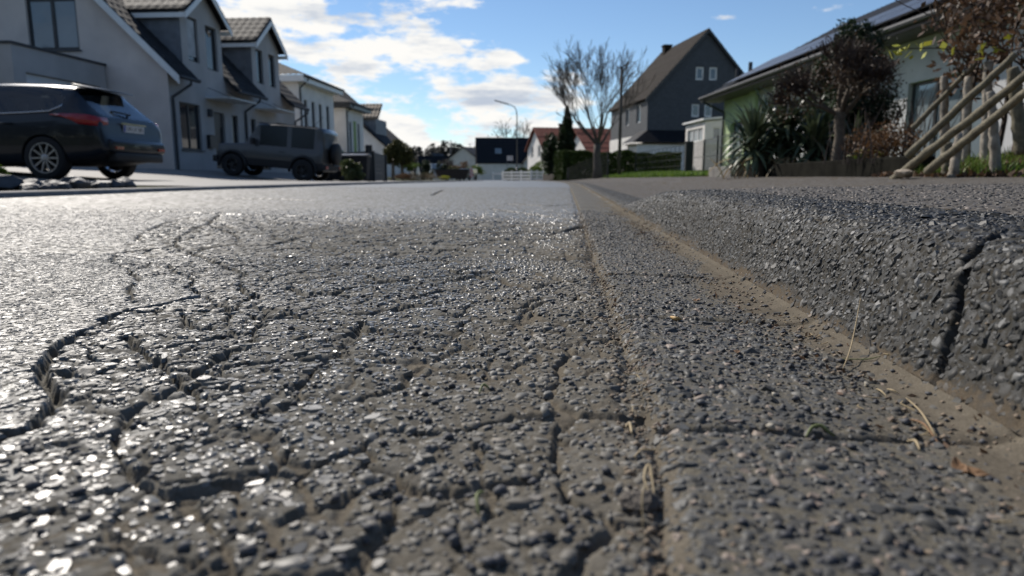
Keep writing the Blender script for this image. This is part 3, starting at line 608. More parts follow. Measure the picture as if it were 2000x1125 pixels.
h1 = half_house(21.6, 26.65, (22.55, 25.25), [(22.15, 23.45, 1.05, 2.58, 'sill'), (24.35, 25.15, ZB+.05, 2.45, 'door'), (25.72, 26.2, 1.0, 2.45, 'w'), (22.95, 23.65, 4.0, 5.45, 'w', .9), (24.15, 24.95, 3.9, 5.4, 'w')],
                'grey plastered house half with beige gable end, behind the hatchback', True)
h2 = half_house(26.65, 31.9, (27.7, 30.35), [(27.3, 27.75, 1.0, 2.45, 'w'), (28.2, 29.05, ZB+.05, 2.4, 'door'), (29.8, 31.1, 1.0, 2.5, 'sill'), (28.1, 28.75, 3.95, 5.3, 'w'), (29.3, 29.95, 3.95, 5.3, 'w')],
                'grey plastered house half with tiled dormer, behind the boxy off-roader', False)
m = MB(); m.box(0, .12, -.1, .1, 0, .26); o = m.build('wall_lamp', M_ZINC); o.location = (XF+.004, 24.0, 2.25); tag(o, 'small grey box lamp on the wall beside the front door', 'lamp'); bevel(o, .02)
m = MB(); m.box(0, .13, -.2, .2, 0, .42); m.box(.004, .15, -.21, .21, .421, .45); o = m.build('mailbox', M_FRAME_D); o.location = (XF+.004, 23.95, 1.15); tag(o, 'black mailbox on the grey wall left of the front door', 'mailbox')
# flat-roofed garage in front of the gable
gx, gy0, gy1, gz = -14.7, 17.75, 21.5, 3.62
root = empty('garage', (gx, gy0, .4), 'flat roofed grey garage with a white sectional door beside the beige gable', 'garage')
m = MB(); O = Vector((0, 0, -.4)); hole = (.42, 3.45, .3, 2.95)
wall_panel(m, O, FY, FX, [(0, .2), (gy1-gy0, .2), (gy1-gy0, gz), (0, gz)], [hole], .16); m.box(-6, -.001, -.002, .0, -.2, gz-.4); m.box(-6, -.001, gy1-gy0-.02, gy1-gy0, -.2, gz-.4); m.box(-6, -.001, .0, gy1-gy0, gz-.5, gz-.45); m.build('wall', M_PL_G, root)
m = MB(); m.box(-6.02, .04, -.04, gy1-gy0+.04, gz-.4, gz-.33); m.build('roof_edge', M_ZINC, root)
m = MB()
for i in range(6): obox(m, O, FY, FX, hole[0]+.01, hole[1]-.01, hole[2]+.44*i+.005, hole[2]+.44*i+.43, -.15, -.11)
m.build('door', plain('white_door', (.62, .63, .64), .5, var=.05), root)
# ================================================================== houses farther along the left
def box_house(name, label, x1, y0, y1, w, zb, ze, mw, mr, wins, ov=.5, pitch=.42, group=None, fasc=M_WHITE, side=()):
    root = empty(name, (x1, y0, zb), label, 'house', group); L = y1-y0; O = Vector((0, 0, 0)); m = MB(); h = ze-zb
    wall_panel(m, O, FY, FX, [(0, -.5), (L, -.5), (L, h), (0, h)], [q[:4] for q in wins]); wall_panel(m, O, (-1, 0, 0), (0, -1, 0), [(0, -.5), (w, -.5), (w, h), (0, h)], [q[:4] for q in side])
    wall_panel(m, (0, L, 0), (-1, 0, 0), FY, [(0, -.5), (w, -.5), (w, h), (0, h)]); wall_panel(m, (-w, 0, 0), FY, (-1, 0, 0), [(0, -.5), (L, -.5), (L, h), (0, h)]); m.build('wall', mw, root)
    for q in wins: window(root, O, FY, FX, q[:4], M_FRAME_D, 1, sill=None)
    for q in side: window(root, O, (-1, 0, 0), (0, -1, 0), q[:4], M_FRAME_D, 1)
    m = MB(); m.box(-w-ov, ov, -ov, L+ov, h, h+.34); m.build('fascia', fasc, root)
    half = (min(L, w)+2*ov)/2; rz = h+.35
    for a, U, D, ul in (((ov, -ov, rz), FY, (-half, 0, half*pitch), L+2*ov), ((-w-ov, -ov, rz), FX, (0, half, half*pitch), w+2*ov)):
        # hip roof faces as tiled sheets trimmed to a triangle or trapezium
        a = Vector(a); U = Vector(U); D = Vector(D); nn = U.cross(D.normalized()).normalized(); nn = nn if nn.z > 0 else -nn; vv = []; ff = []
        n, k = 12, max(6, int(ul/.1))
        for i in range(n+1):
            lo, hi = half*i/n, ul-half*i/n
            for j in range(k+1):
                u = lo+(hi-lo)*j/k; vv.append(a+U*u+D*(i/n)+nn*(.03*abs(math.sin(math.pi*u/.3))))
        for i in range(n):
            for j in range(k): ff.append((i*(k+1)+j, i*(k+1)+j+1, (i+1)*(k+1)+j+1, (i+1)*(k+1)+j))
        mm = MB(); mm.add(vv, ff); mm.build('roof', mr, root)
    gutter_run(root, (ov+.05, -ov, h+.3), (ov+.05, L+ov, h+.3), (ov+.05, .1, h+.28), (.06, .12, -.3))
    return root
box_house('villa', 'white two storey villa with a hipped tile roof next to the grey pair of houses', -15, 38.4, 44.2, 9, .3, 5.35, M_PL_W, M_TILE, [(.7, 1.25, 2.2, 4.2), (1.9, 2.45, 2.2, 4.2), (3.1, 3.65, 2.2, 4.2), (4.4, 4.95, 2.2, 4.2), (.8, 1.8, .1, 1.6), (3.0, 4.4, .1, 1.6)], group='white villas with hipped roofs')
r4 = box_house('villa', 'white villa with dark eaves and a green strip between its tall windows', -15, 46.6, 50.6, 8, .2, 4.75, M_PL_W, M_TILE, [(.7, 1.2, 1.6, 3.7), (2.6, 3.1, 1.6, 3.7)], group='white villas with hipped roofs', fasc=M_FRAME_D)
m = MB(); m.box(.003, .03, 1.6, 2.2, 1.2, 3.8); m.build('green_panel', plain('green_panel', (.20, .30, .08), .6), r4)
def gable_house(name, label, loc, rz, w, L, ze, zr, mw, mr, wins=(), side=(), group=None, ov=.35, chim=None, fm=M_FRAME_W, barge=None):
    """gable faces local -Y (width w along X, centred), ridge runs along +Y for L"""
    root = empty(name, loc, label, 'house', group, rz); m = MB(); g = [(-w/2, -1.5), (w/2, -1.5), (w/2, ze), (0, zr), (-w/2, ze)]
    wall_panel(m, (0, 0, 0), (1, 0, 0), (0, -1, 0), g, [q[:4] for q in wins]); wall_panel(m, (0, L, 0), (1, 0, 0), (0, 1, 0), g)
    wall_panel(m, (-w/2, 0, 0), FY, (-1, 0, 0), [(0, -1.5), (L, -1.5), (L, ze), (0, ze)], [q[:4] for q in side]); wall_panel(m, (w/2, 0, 0), FY, (1, 0, 0), [(0, -1.5), (L, -1.5), (L, ze), (0, ze)])
    m.build('wall', mw, root)
    for q in wins: window(root, (0, 0, 0), (1, 0, 0), (0, -1, 0), q[:4], fm, q[4] if len(q) > 4 else 1, fw=.12, pane=M_PANE)
    for q in side: window(root, (-w/2, 0, 0), FY, (-1, 0, 0), q[:4], fm, q[4] if len(q) > 4 else 1, fw=.08)
    sl = (zr-ze)/(w/2); hw = w/2+ov
    for sg in (-1, 1):
        rf = tile_roof('roof', (sg*hw, -ov, ze-ov*sl+.06), (0, 1, 0), (-sg*hw, 0, hw*sl), L+2*ov, math.hypot(hw, hw*sl), mr, root, th=.12)
    if barge is not None:
        m = MB()
        for sg in (-1, 1):
            a, b = Vector((sg*hw, -ov-.003, ze-ov*sl+.04)), Vector((0, -ov-.003, zr+.04)); m.prism([a, b, b+Vector((0, 0, -.22)), a+Vector((0, 0, -.22))], (0, -.03, 0))
        m.build('barge_board', barge, root)
    if chim:
        m = MB(); x, y, h = chim; zz = zr-abs(x)*sl; m.box(x-.3, x+.3, y-.3, y+.3, zz-.5, zz+h); m.box(x-.36, x+.36, y-.36, y+.36, zz+h, zz+h+.1); m.build('chimney', M_TILE_B, root)
    return root
g5 = gable_house('gable_house', 'white gabled house with a sand tiled dormer at the end of the left row', (-21.5, 57, .1), R(0), 13, 9, 2.6, 8.2, M_PL_W, M_TILE, [], ov=.2)
m = MB(); m.box(1.2, 5.4, 1.0, 4.5, 3.2, 4.9); d_ = m.build('dormer', M_DORM, g5); tile_roof('dormer_roof', (.9, .7, 4.9), (1, 0, 0), (0, 1.5, 1.3), 4.8, 2.0, M_TILE_S, g5)
# ================================================================== slate house on the right
M_SLATE = NT('slate_cladding'); v = M_SLATE.co(); b = M_SLATE.n('ShaderNodeTexBrick'); cs = M_SLATE.n('ShaderNodeSeparateXYZ'); M_SLATE.l(v, cs.inputs[0]); cb = M_SLATE.n('ShaderNodeCombineXYZ')
M_SLATE.l(M_SLATE.math('ADD', cs.outputs[0], cs.outputs[1]), cb.inputs[0]); M_SLATE.l(cs.outputs[2], cb.inputs[1]); M_SLATE.l(cb.outputs[0], b.inputs[0]); b.inputs['Scale'].default_value = 2.6; b.inputs['Mortar Size'].default_value = .012
b.inputs[1].default_value = (.042, .047, .056, 1); b.inputs[2].default_value = (.062, .068, .078, 1); b.inputs[3].default_value = (.03, .032, .036, 1)
M_SLATE = M_SLATE.fin(b.outputs[0], .6, 0, M_SLATE.bump(b.outputs[1], .4, .02))
sr = R(12); sh = gable_house('slate_house', 'tall slate clad house with a steep brown roof and white window frames', (9.75, 51, .15), sr, 8.4, 9.4, 5.6, 10.15, M_SLATE, M_TILE_B,
    [(-.75, -.15, 6.75, 7.65), (.25, .85, 6.75, 7.65), (-.95, -.35, 4.2, 5.1), (0, .6, 4.2, 5.1)], [(1.6, 2.5, 3.9, 5.2), (4.4, 5.2, 3.9, 5.2)], ov=.25, chim=(-.2, 7.6, .45), barge=M_FRAME_D)
m = MB(); m.box(-4.26, 4.26, -.06, 9.46, -1.4, 3.0); m.build('ground_floor', M_PL_W, sh)
m = MB(); m.add([(-5.6, -1.2, 2.35), (-1.2, -1.2, 2.35), (.2, -1.2, 2.35), (.0, -.07, 3.25), (-4.2, -.07, 3.25), (-4.27, 1.5, 3.25), (-5.6, 1.5, 2.35)], [(0, 2, 3, 4), (0, 4, 5, 6)]); m.add([(-5.6, -1.2, 2.25), (.2, -1.2, 2.25), (.0, -.07, 2.25), (-4.27, -.07, 2.25), (-4.27, 1.5, 2.25), (-5.6, 1.5, 2.25)], [(0, 1, 2, 3), (0, 3, 4, 5)])
m.build('porch_roof', M_TILE_K, sh); m = MB(); m.box(-5.2, -.4, -1.0, -.065, -1.3, 2.24); m.box(-5.2, -4.27, -.06, 1.3, -1.3, 2.24); m.build('porch_wall', M_PL_W, sh)
m = MB(); m.box(-4.32, -4.265, 1.2, 2.4, -.3, 2.0); m.build('door', M_FRAME_D, sh); m = MB(); m.box(-4.32, -4.265, 4.2, 5.4, .9, 2.1); m.build('window', M_FRAME_D, sh)
# ================================================================== pale green bungalow with solar panels
ba = R(6.37); root = empty('bungalow', (7.12, 14.34, .15), 'pale green bungalow with a wide dark eave and solar panels on its roof', 'house', None, ba)
EH = 3.13; Yb0, Yb1 = -8.5, 15.0               # local: eave along +Y, wall .8 m inside, roof rising to +X
M_GREEN = plaster('pale_green_plaster', (.42, .52, .30)); M_PLG = plaster('pale_grey_plaster', (.50, .50, .51))
xw = .75; N_ = (-1, 0, 0)
hl = [(9.6-3.0-3.4, 9.6-3.4, .0, 2.1)]
m = MB(); wall_panel(m, (xw, Yb0, 0), FY, N_, [(0, -.4), (Yb1-.6-Yb0-3.2, -.4), (Yb1-.6-Yb0-3.2, EH), (0, EH)], [(8.0, 10.6, -.0, 2.05)], .15); m.build('wall', M_PLG, root)
Og = (xw, Yb1-.6-3.2, 0); m = MB(); wall_panel(m, Og, FY, N_, [(0, -.4), (3.2, -.4), (3.2, EH), (0, EH)], [(1.0, 2.4, -.3, 2.05)], .2); m.box(xw-.12, xw-.003, Yb1-.6-3.2-.35, Yb1-.6-3.2+.25, -.4, EH); m.build('wall', M_GREEN, root)
window(root, Og, FY, N_, (1.0, 2.4, -.3, 2.05), M_FRAME_D, 2, .2, M_PANE_L, fw=.09)
for h in ((8.0, 10.6, -.0, 2.05),): window(root, (xw, Yb0, 0), FY, N_, h, M_FRAME_D, 3 if h[1]-h[0] > 2 else 1, .15, M_PANE_L, fw=.07)
m = MB(); p_ = .52; wall_panel(m, (xw, Yb1-.6, 0), FX, FY, [(0, -.4), (9.5, -.4), (9.5, EH), (4.75, EH+4.75*p_*.95), (0, EH)]); wall_panel(m, (xw, Yb0, 0), FX, (0, -1, 0), [(0, -.4), (9.5, -.4), (9.5, EH), (4.75, EH+4.75*p_*.95), (0, EH)]); wall_panel(m, (xw+9.5, Yb0, 0), FY, FX, [(0, -.4), (Yb1-.6-Yb0, -.4), (Yb1-.6-Yb0, EH), (0, EH)]); m.build('wall', M_PL_W, root)
tile_roof('roof', (0, Yb0-.4, EH), FY, (1, 0, p_), Yb1-Yb0+.4, 5.5*math.hypot(1, p_), M_TILE_K, root, th=.14); tile_roof('roof', (11, Yb0-.4, EH), FY, (-1, 0, p_), Yb1-Yb0+.4, 5.5*math.hypot(1, p_), M_TILE_K, root, th=.14)
m = MB(); m.box(-.03, .0, Yb0-.4, Yb1, EH-.16, EH+.0); m.box(.002, xw-.004, Yb0-.4, Yb1-.02, EH-.17, EH-.145); m.build('fascia', plain('dark_brown_fascia', (.045, .036, .032), .55), root)
gutter_run(root, (-.08, Yb0-.4, EH-.02), (-.08, Yb1, EH-.02), (-.08, Yb1-.5, EH-.05), (xw-.06, Yb1-.75, -.2))
nrm = Vector((-p_, 0, 1)).normalized(); dn = Vector((1, 0, p_)).normalized()
M_SOLAR = NT('solar_cells'); v = M_SOLAR.co(); b = M_SOLAR.n('ShaderNodeTexBrick'); cs = M_SOLAR.n('ShaderNodeSeparateXYZ'); M_SOLAR.l(v, cs.inputs[0]); cb = M_SOLAR.n('ShaderNodeCombineXYZ'); M_SOLAR.l(cs.outputs[1], cb.inputs[0]); M_SOLAR.l(cs.outputs[0], cb.inputs[1]); M_SOLAR.l(cb.outputs[0], b.inputs[0]); b.inputs['Scale'].default_value = 3.2; b.offset = 0
b.inputs['Mortar Size'].default_value = .01; b.inputs[1].default_value = (.022, .025, .032, 1); b.inputs[2].default_value = (.028, .031, .038, 1); b.inputs[3].default_value = (.2, .2, .2, 1); M_SOLAR = M_SOLAR.fin(b.outputs[0], .36, 0, None, .7)
for i in range(11):
    for k in range(2):
        m = MB(); o = Vector((0, Yb1-1.5-i*1.75-1.7, EH))+dn*(.45+k*1.08)+nrm*.12; u = FY*1.68; d = dn*1.03; vs = [o, o+u, o+u+d, o+d]; m.prism(vs, nrm*.04); m.build('solar_panel', M_SOLAR, root)
for x in (1.0, 1.5): m = MB(); m.tube([(x, Yb1-1.2, EH+x*.5-.1), (x, Yb1-1.2, EH+x*.5+.5)], .08, 8); m.build('vent_pipe', M_ZINC, root)
# white veranda annex beyond the bungalow
root = empty('annex', (6.75, 35, .2), 'small white annex with a glazed upper strip beyond the pale green house', 'annex', None, R(8))
m = MB(); wall_panel(m, (0, 0, 0), FX, (0, -1, 0), [(0, -.4), (3, -.4), (3, 2.9), (0, 2.6)], [(.4, 1.2, 1.75, 2.35), (1.4, 2.6, 1.75, 2.45)], .1); wall_panel(m, (0, 0, 0), FY, (-1, 0, 0), [(0, -.4), (3, -.4), (3, 2.6), (0, 2.6)], [(.3, 2.7, 1.7, 2.35)], .1); m.build('wall', M_PL_W, root)
window(root, (0, 0, 0), FX, (0, -1, 0), (.4, 1.2, 1.75, 2.35), M_FRAME_W, 2, .1, M_PANE_L); window(root, (0, 0, 0), FX, (0, -1, 0), (1.4, 2.6, 1.75, 2.45), M_FRAME_W, 2, .1, M_PANE_L); window(root, (0, 0, 0), FY, (-1, 0, 0), (.3, 2.7, 1.7, 2.35), M_FRAME_W, 3, .1, M_PANE_L)
m = MB(); m.prism([(-.15, -.15, 2.68), (3.1, -.15, 2.98), (3.1, -.15, 3.06), (-.15, -.15, 2.76)], (0, 3.3, 0)); m.build('roof', M_WHITE, root); m = MB(); m.box(-.06, 3, -.06, -.004, 1.5, 1.62); m.build('ledge', M_WHITE, root)
# ================================================================== houses far down the street
def far_house(label, px, Y, vb, w, L, ze, zr, rz, mw, mr, wins=(), **k):
    p = at(px, 345, Y); zb = lz(p.x, Y); return gable_house('gable_house', label, (p.x, Y, zb), rz, w, L, ze, zr, mw, mr, wins, **k)
# dark roofed house: its long slope faces us
p = at(984, 345, 118); fh = gable_house('gable_house', 'house with a long black roof and a small front gable behind the white fence', (p.x-5.2, 122, -.3), R(-82), 7.5, 12.5, 2.9, 7.2, M_PL_Y, M_TILE_K, [(-2.0, -1.1, .4, 1.9), (.4, 1.3, .4, 1.9), (-.6, .6, 3.6, 4.9)], [], ov=.2)
m = MB(); wall_panel(m, (0, 0, 0), FY, FX, [(8.0, -1), (12.0, -1), (12.0, 2.9), (10.0, 5.4), (8.0, 2.9)], [(9.2, 10.9, .6, 2.4)]); 
for v_ in range(len(m.v)): m.v[v_] = (m.v[v_][0]+4.6, m.v[v_][1], m.v[v_][2])
m.build('front_gable', M_PL_Y, fh); tile_roof('front_gable_roof', (5.0, 7.7, 2.6), (-1, 0, 0), (0, 2.3, 2.85), 4.2, 3.66, M_TILE_K, fh); tile_roof('front_gable_roof', (5.0, 12.3, 2.6), (-1, 0, 0), (0, -2.3, 2.85), 4.2, 3.66, M_TILE_K, fh)
q = MB(); q.box(4.5, 4.57, 9.2, 10.9, .6, 2.4); q.build('window', M_FRAME_D, fh)
sl_ = (7.2-2.9)/3.75; q = MB(); a = Vector((3.75-1.2, 3.2, 2.9+1.2*sl_+.1)); dq = Vector((-1, 0, sl_)).normalized(); nq = Vector((sl_, 0, 1)).normalized(); q.prism([a, a+FY*1.1, a+FY*1.1+dq*1.2, a+dq*1.2], nq*.08); q.build('skylight', M_PANE_L, fh)
far_house('red roofed white house half hidden by the dark conifer', 1046, 84, 350, 7.5, 10, 3.7, 6.1, R(-72), M_PL_W, M_TILE_R, [(-2.2, -1.0, 2.6, 4.0, 2), (1.0, 2.2, 2.6, 4.0, 2)], chim=(.8, 3.0, .9))
far_house('white house with a red tiled roof behind the bare tree', 1128, 76, 350, 8, 6, 2.7, 5.0, R(-72), M_PL_W, M_TILE_R, [(-2.2, -1.0, .8, 2.2, 2)])
far_house('white gabled house at the bend left of the black roof', 905, 135, 350, 13, 10, 1.6, 6.4, R(-10), M_PL_Y, M_TILE_K, [(-.4, .8, 1.2, 2.4, 2), (2.2, 2.8, .8, 2.6)])
far_house('small white house with a very steep dark roof in the valley', 818, 150, 350, 5, 9, 1.2, 5.2, R(-62), M_PL_W, M_TILE_K, [(-.4, .4, 1.4, 2.3)])
far_house('bluish grey gabled house in front of the wood', 843, 175, 350, 8, 9, 1.8, 6.8, R(-8), M_SLATE, M_TILE_K, [(.4, 1.3, 2.4, 3.4)])
far_house('dark bluish gabled house beside the thin mast', 890, 185, 350, 8, 9, 1.8, 6.2, R(6), M_SLATE, M_TILE_K, [])
# ================================================================== vehicles
M_CAR = NT('dark_blue_grey_paint'); v = M_CAR.co(); M_CAR.b.inputs['Coat Weight'].default_value = .45; M_CAR.b.inputs['Coat Roughness'].default_value = .04
M_CAR = M_CAR.fin(M_CAR.mix(M_CAR.noise(v, 900.0, 1), (.008, .011, .016), (.016, .021, .028)), .32, .4, None, .35)
M_JIM = NT('matt_grey_paint'); M_JIM.b.inputs['Coat Weight'].default_value = .6; M_JIM.b.inputs['Coat Roughness'].default_value = .12; v = M_JIM.co(); M_JIM = M_JIM.fin(M_JIM.mix(M_JIM.noise(v, 2.0, 2), (.040, .041, .042), (.050, .051, .052)), .4)
M_BLACKP = plain('black_plastic', (.012, .012, .013), .6); M_TYRE = plain('tyre_rubber', (.014, .014, .015), .85, bump=.3); M_ALLOY = plain('alloy', (.42, .43, .45), .3, .9, var=.06)
M_CARGL = glassmat('car_glass', (.72, .78, .77)); M_CHROME = plain('chrome_trim', (.6, .6, .6), .15, 1.0, var=.05); M_WELL = plain('wheel_well', (.006, .006, .006), .95)
M_RED = NT('red_lamp_glass'); v = M_RED.co((30, 30, 30)); M_RED = M_RED.fin(M_RED.mix(M_RED.noise(v, 1.0, 2), (.22, .008, .010), (.42, .02, .02)), .08, 0, None, .6)
M_CLEAR = plain('clear_lamp_glass', (.55, .5, .48), .1); M_PLATE = plain('plate_white', (.62, .63, .63), .4, var=.05); M_EU = plain('plate_blue', (.01, .04, .30), .4); M_INK = plain('plate_ink', (.01, .01, .01), .5); M_SEAT = plain('seat_cloth', (.02, .02, .022), .9)
def car_body(name, par, xs_, ring, paint, classify, wheels, wr, wy, levels=1):
    """loft of half rings mirrored, arches cut, then split into body and glass by region"""
    n = len(ring(xs_[0])); vs = []; fs = []
    for x in xs_:
        r = ring(x); full = [(x if len(p) == 2 else p[2], p[0], p[1]) for p in r]+[(x if len(p) == 2 else p[2], -p[0], p[1]) for p in r[-2:0:-1]]
        vs += full
    N = 2*n-2; mi = []
    for i in range(len(xs_)-1):
        for k in range(N):
            fs.append((i*N+k, i*N+(k+1) % N, (i+1)*N+(k+1) % N, (i+1)*N+k)); kk = k if k < n-1 else 2*n-3-k; mi.append(classify((xs_[i]+xs_[i+1])/2, kk))
    fs.append(tuple(range(N))); mi.append(0); fs.append(tuple((len(xs_)-1)*N+k for k in range(N))[::-1]); mi.append(0)
    me = bpy.data.meshes.new(name); me.from_pydata(vs, [], fs); me.materials.append(paint); me.materials.append(M_CARGL); me.materials.append(M_BLACKP); me.materials.append(M_WELL); me.polygons.foreach_set('material_index', mi); me.update()
    o = bpy.data.objects.new(name, me); C.objects.link(o)
    if levels: sb = o.modifiers.new('s', 'SUBSURF'); sb.levels = levels; sb.render_levels = levels
    cut = []
    for wx in wheels:
        for sg in (-1, 1):
            m = MB(); m.lathe([(0, -.17), (wr, -.17), (wr, .17), (0, .17)], 36, Matrix.Translation((wx, sg*(wy-.02), wr*.9)) @ Matrix.Rotation(R(90), 4, 'X')); c = m.build('cut', M_WELL); c.data.materials.clear()
            for q in (paint, M_CARGL, M_BLACKP, M_WELL): c.data.materials.append(q)
            c.data.polygons.foreach_set('material_index', [3]*len(c.data.polygons)); cut.append(c)
            b = o.modifiers.new('b', 'BOOLEAN'); b.object = c; b.operation = 'DIFFERENCE'; b.solver = 'EXACT'
    dg = bpy.context.evaluated_depsgraph_get(); em = bpy.data.meshes.new_from_object(o.evaluated_get(dg))
    bpy.data.objects.remove(o)
    for c in cut: bpy.data.objects.remove(c)
    V = [v.co.copy() for v in em.vertices]; parts = {0: ([], []), 1: ([], [])}
    mats = [m.name if m else '' for m in em.materials]
    for p in em.polygons: k = p.material_index; parts[1 if k == 1 else 0][0].append(tuple(p.vertices)); parts[1 if k == 1 else 0][1].append({0: 0, 2: 1, 3: 2}.get(k, 0))
    res = []
    for k, nm, mm in ((0, 'body', [paint, M_BLACKP, M_WELL]), (1, 'window', [M_CARGL])):
        F, MI = parts[k]; used = sorted({i for f in F for i in f}); mp = {a: b for b, a in enumerate(used)}
        q = bpy.data.meshes.new(nm); q.from_pydata([V[i] for i in used], [], [tuple(mp[i] for i in f) for f in F]); q.polygons.foreach_set('material_index', MI if k == 0 else [0]*len(MI)); q.update()
        ob = link(nm, q, mm, par, True); res.append(ob)
        if k == 0: ob.data.set_sharp_from_angle(angle=R(38))
    return res
def split_loose(o, name):                     # one object per separate pane
    me = o.data; adj = {}
    for e in me.edges: a, b = e.vertices; adj.setdefault(a, []).append(b); adj.setdefault(b, []).append(a)
    seen = {}; nid = 0
    for v in range(len(me.vertices)):
        if v in seen: continue
        st = [v]; seen[v] = nid
        while st:
            q = st.pop()
            for w_ in adj.get(q, []):
                if w_ not in seen: seen[w_] = nid; st.append(w_)
        nid += 1
    for i in range(nid):
        F = [tuple(p.vertices) for p in me.polygons if seen[p.vertices[0]] == i]; used = sorted({a for f in F for a in f}); mp = {a: b for b, a in enumerate(used)}
        q = bpy.data.meshes.new(name); q.from_pydata([me.vertices[a].co.copy() for a in used], [], [tuple(mp[a] for a in f) for f in F]); q.update(); link(name, q, list(me.materials), o.parent, True)
    bpy.data.objects.remove(o)
def wheel(par, x, y, r, w, sg, spokes, rim_m, rr=.66):
    root_m = Matrix.Translation((x, y, r)) @ Matrix.Rotation(R(-90)*sg, 4, 'X')     # local +Z points outwards
    m = MB(); m.lathe([(r*rr, -w*.5), (r*.93, -w*.5), (r*.985, -w*.42), (r, -w*.3), (r, w*.3), (r*.985, w*.42), (r*.93, w*.5), (r*rr, w*.46)], 40, root_m); wo = m.build('wheel', M_TYRE, par, True)
    m = MB(); a = r*rr; m.lathe([(a, -w*.45), (a, w*.40), (a*1.02, w*.47), (a*.95, w*.47), (a*.92, w*.36), (a*.90, -w*.3)], 40, root_m)
    m.lathe([(a*.22, w*.1), (a*.22, w*.40), (a*.15, w*.43), (.001, w*.43)], 20, root_m)
    for k in range(spokes):
        A = 2*math.pi*k/spokes; rot = root_m @ Matrix.Rotation(A, 4, 'Z'); m.box(a*.15, a*.95, -a*.055, a*.055, w*.26, w*.40, rot)
    m.build('rim', rim_m, wo, False)
    m = MB(); m.lathe([(.001, -w*.05), (a*.8, -w*.05), (a*.8, -w*.1)], 24, root_m); m.build('brake_disc', M_BLACKP, wo)
    return wo
def text_obj(s, size, name, m, par, M, depth=.001):
    cu = bpy.data.curves.new(name, 'FONT'); cu.body = s; cu.size = size; cu.extrude = depth; cu.align_x = 'CENTER'; cu.align_y = 'CENTER'
    t = bpy.data.objects.new(name, cu); C.objects.link(t); dg = bpy.context.evaluated_depsgraph_get(); me = bpy.data.meshes.new_from_object(t.evaluated_get(dg)); bpy.data.objects.remove(t)
    o = link(name, me, m, par); o.matrix_local = M; return o
def I(x, pts): return float(np.interp(x, [p[0] for p in pts], [p[1] for p in pts]))
# --- hatchback: local +X forward, rear bumper at x = 0
top = [(0, .58), (.03, .63), (.055, .74), (.07, .90), (.09, .965), (.16, 1.015), (.30, 1.145), (.42, 1.275), (.50, 1.36), (.54, 1.415), (.62, 1.432), (1.0, 1.462), (1.6, 1.478), (2.2, 1.462), (2.55, 1.42), (3.0, 1.20), (3.42, .995), (3.9, .90), (4.2, .79), (4.31, .66), (4.36, .55)]
bot = [(0, .44), (.05, .36), (.2, .28), (.7, .21), (3.7, .19), (4.1, .20), (4.36, .28)]
hw = [(0, .70), (.04, .79), (.10, .835), (.3, .88), (.7, .905), (1.5, .912), (2.8, .91), (3.6, .885), (4.05, .80), (4.28, .66), (4.36, .54)]
rw = [(0, .60), (.13, .66), (.3, .64), (.54, .575), (1.0, .60), (1.8, .62), (2.5, .60), (3.42, .66), (3.9, .66), (4.36, .5)]
belt = [(0, .6), (.07, .86), (.16, .96), (.6, 1.02), (1.2, .985), (2.0, .955), (3.2, .935), (3.5, .93), (4.0, .84), (4.3, .62), (4.36, .5)]
def ring_f(x):
    T, B, W, Rw, Bt = I(x, top), I(x, bot), I(x, hw), I(x, rw), I(x, belt); Bt = min(Bt, T-.012); sh = min(Bt-.10, B+.62*(T-B)) if T-B < .5 else Bt-.10
    lo = B+(sh-B)*.30
    return [(0, B), (W*.80, B), (W*.955, B+.05), (W*.985, lo), (W, B+(sh-B)*.62), (W*.995, sh), (W*.955, Bt), (Rw+(W*.94-Rw)*.35, Bt+(T-Bt)*.62), (Rw*1.02, T-.045*min(1, (T-Bt)/.3)), (Rw*.80, T-.008), (0, T)]
xs_ = sorted({p[0] for p in top} | {.01, .24, .36, .46, .58, .72, .80, .9, 1.12, 1.3, 1.45, 1.75, 1.82, 2.0, 2.35, 2.75, 3.2, 3.6, 3.75, 4.05, 4.26})
def cls_f(x, k):
    if .60 < x < 2.72 and k in (6, 7) and not (1.745 < x < 1.825) and not (.60 < x < .72 and k == 7): return 1
    if .10 < x < .49 and k in (8, 9): return 1
    if 2.6 < x < 3.40 and k in (8, 9): return 1
    if k in (0, 1): return 2
    return 0
fz = .085; fc = empty('hatchback', (-6.92, 10.75, fz), 'dark blue grey five door hatchback parked on the pale driveway, rear towards the street', 'car', None, R(180)); fc.rotation_euler = (0, R(-.4), R(180))
bd, gl = car_body('body', fc, xs_, ring_f, M_CAR, cls_f, (.92, 3.57), .355, .82)
split_loose(gl, 'window')
for wx in (.92, 3.57):
    for sg in (-1, 1): wheel(fc, wx, sg*.79, .325, .215, sg, 10, M_ALLOY, .69)
def skin_patch(pts, off=.006):               # points laid on the near flank or rear by (x, side, z)
    return pts
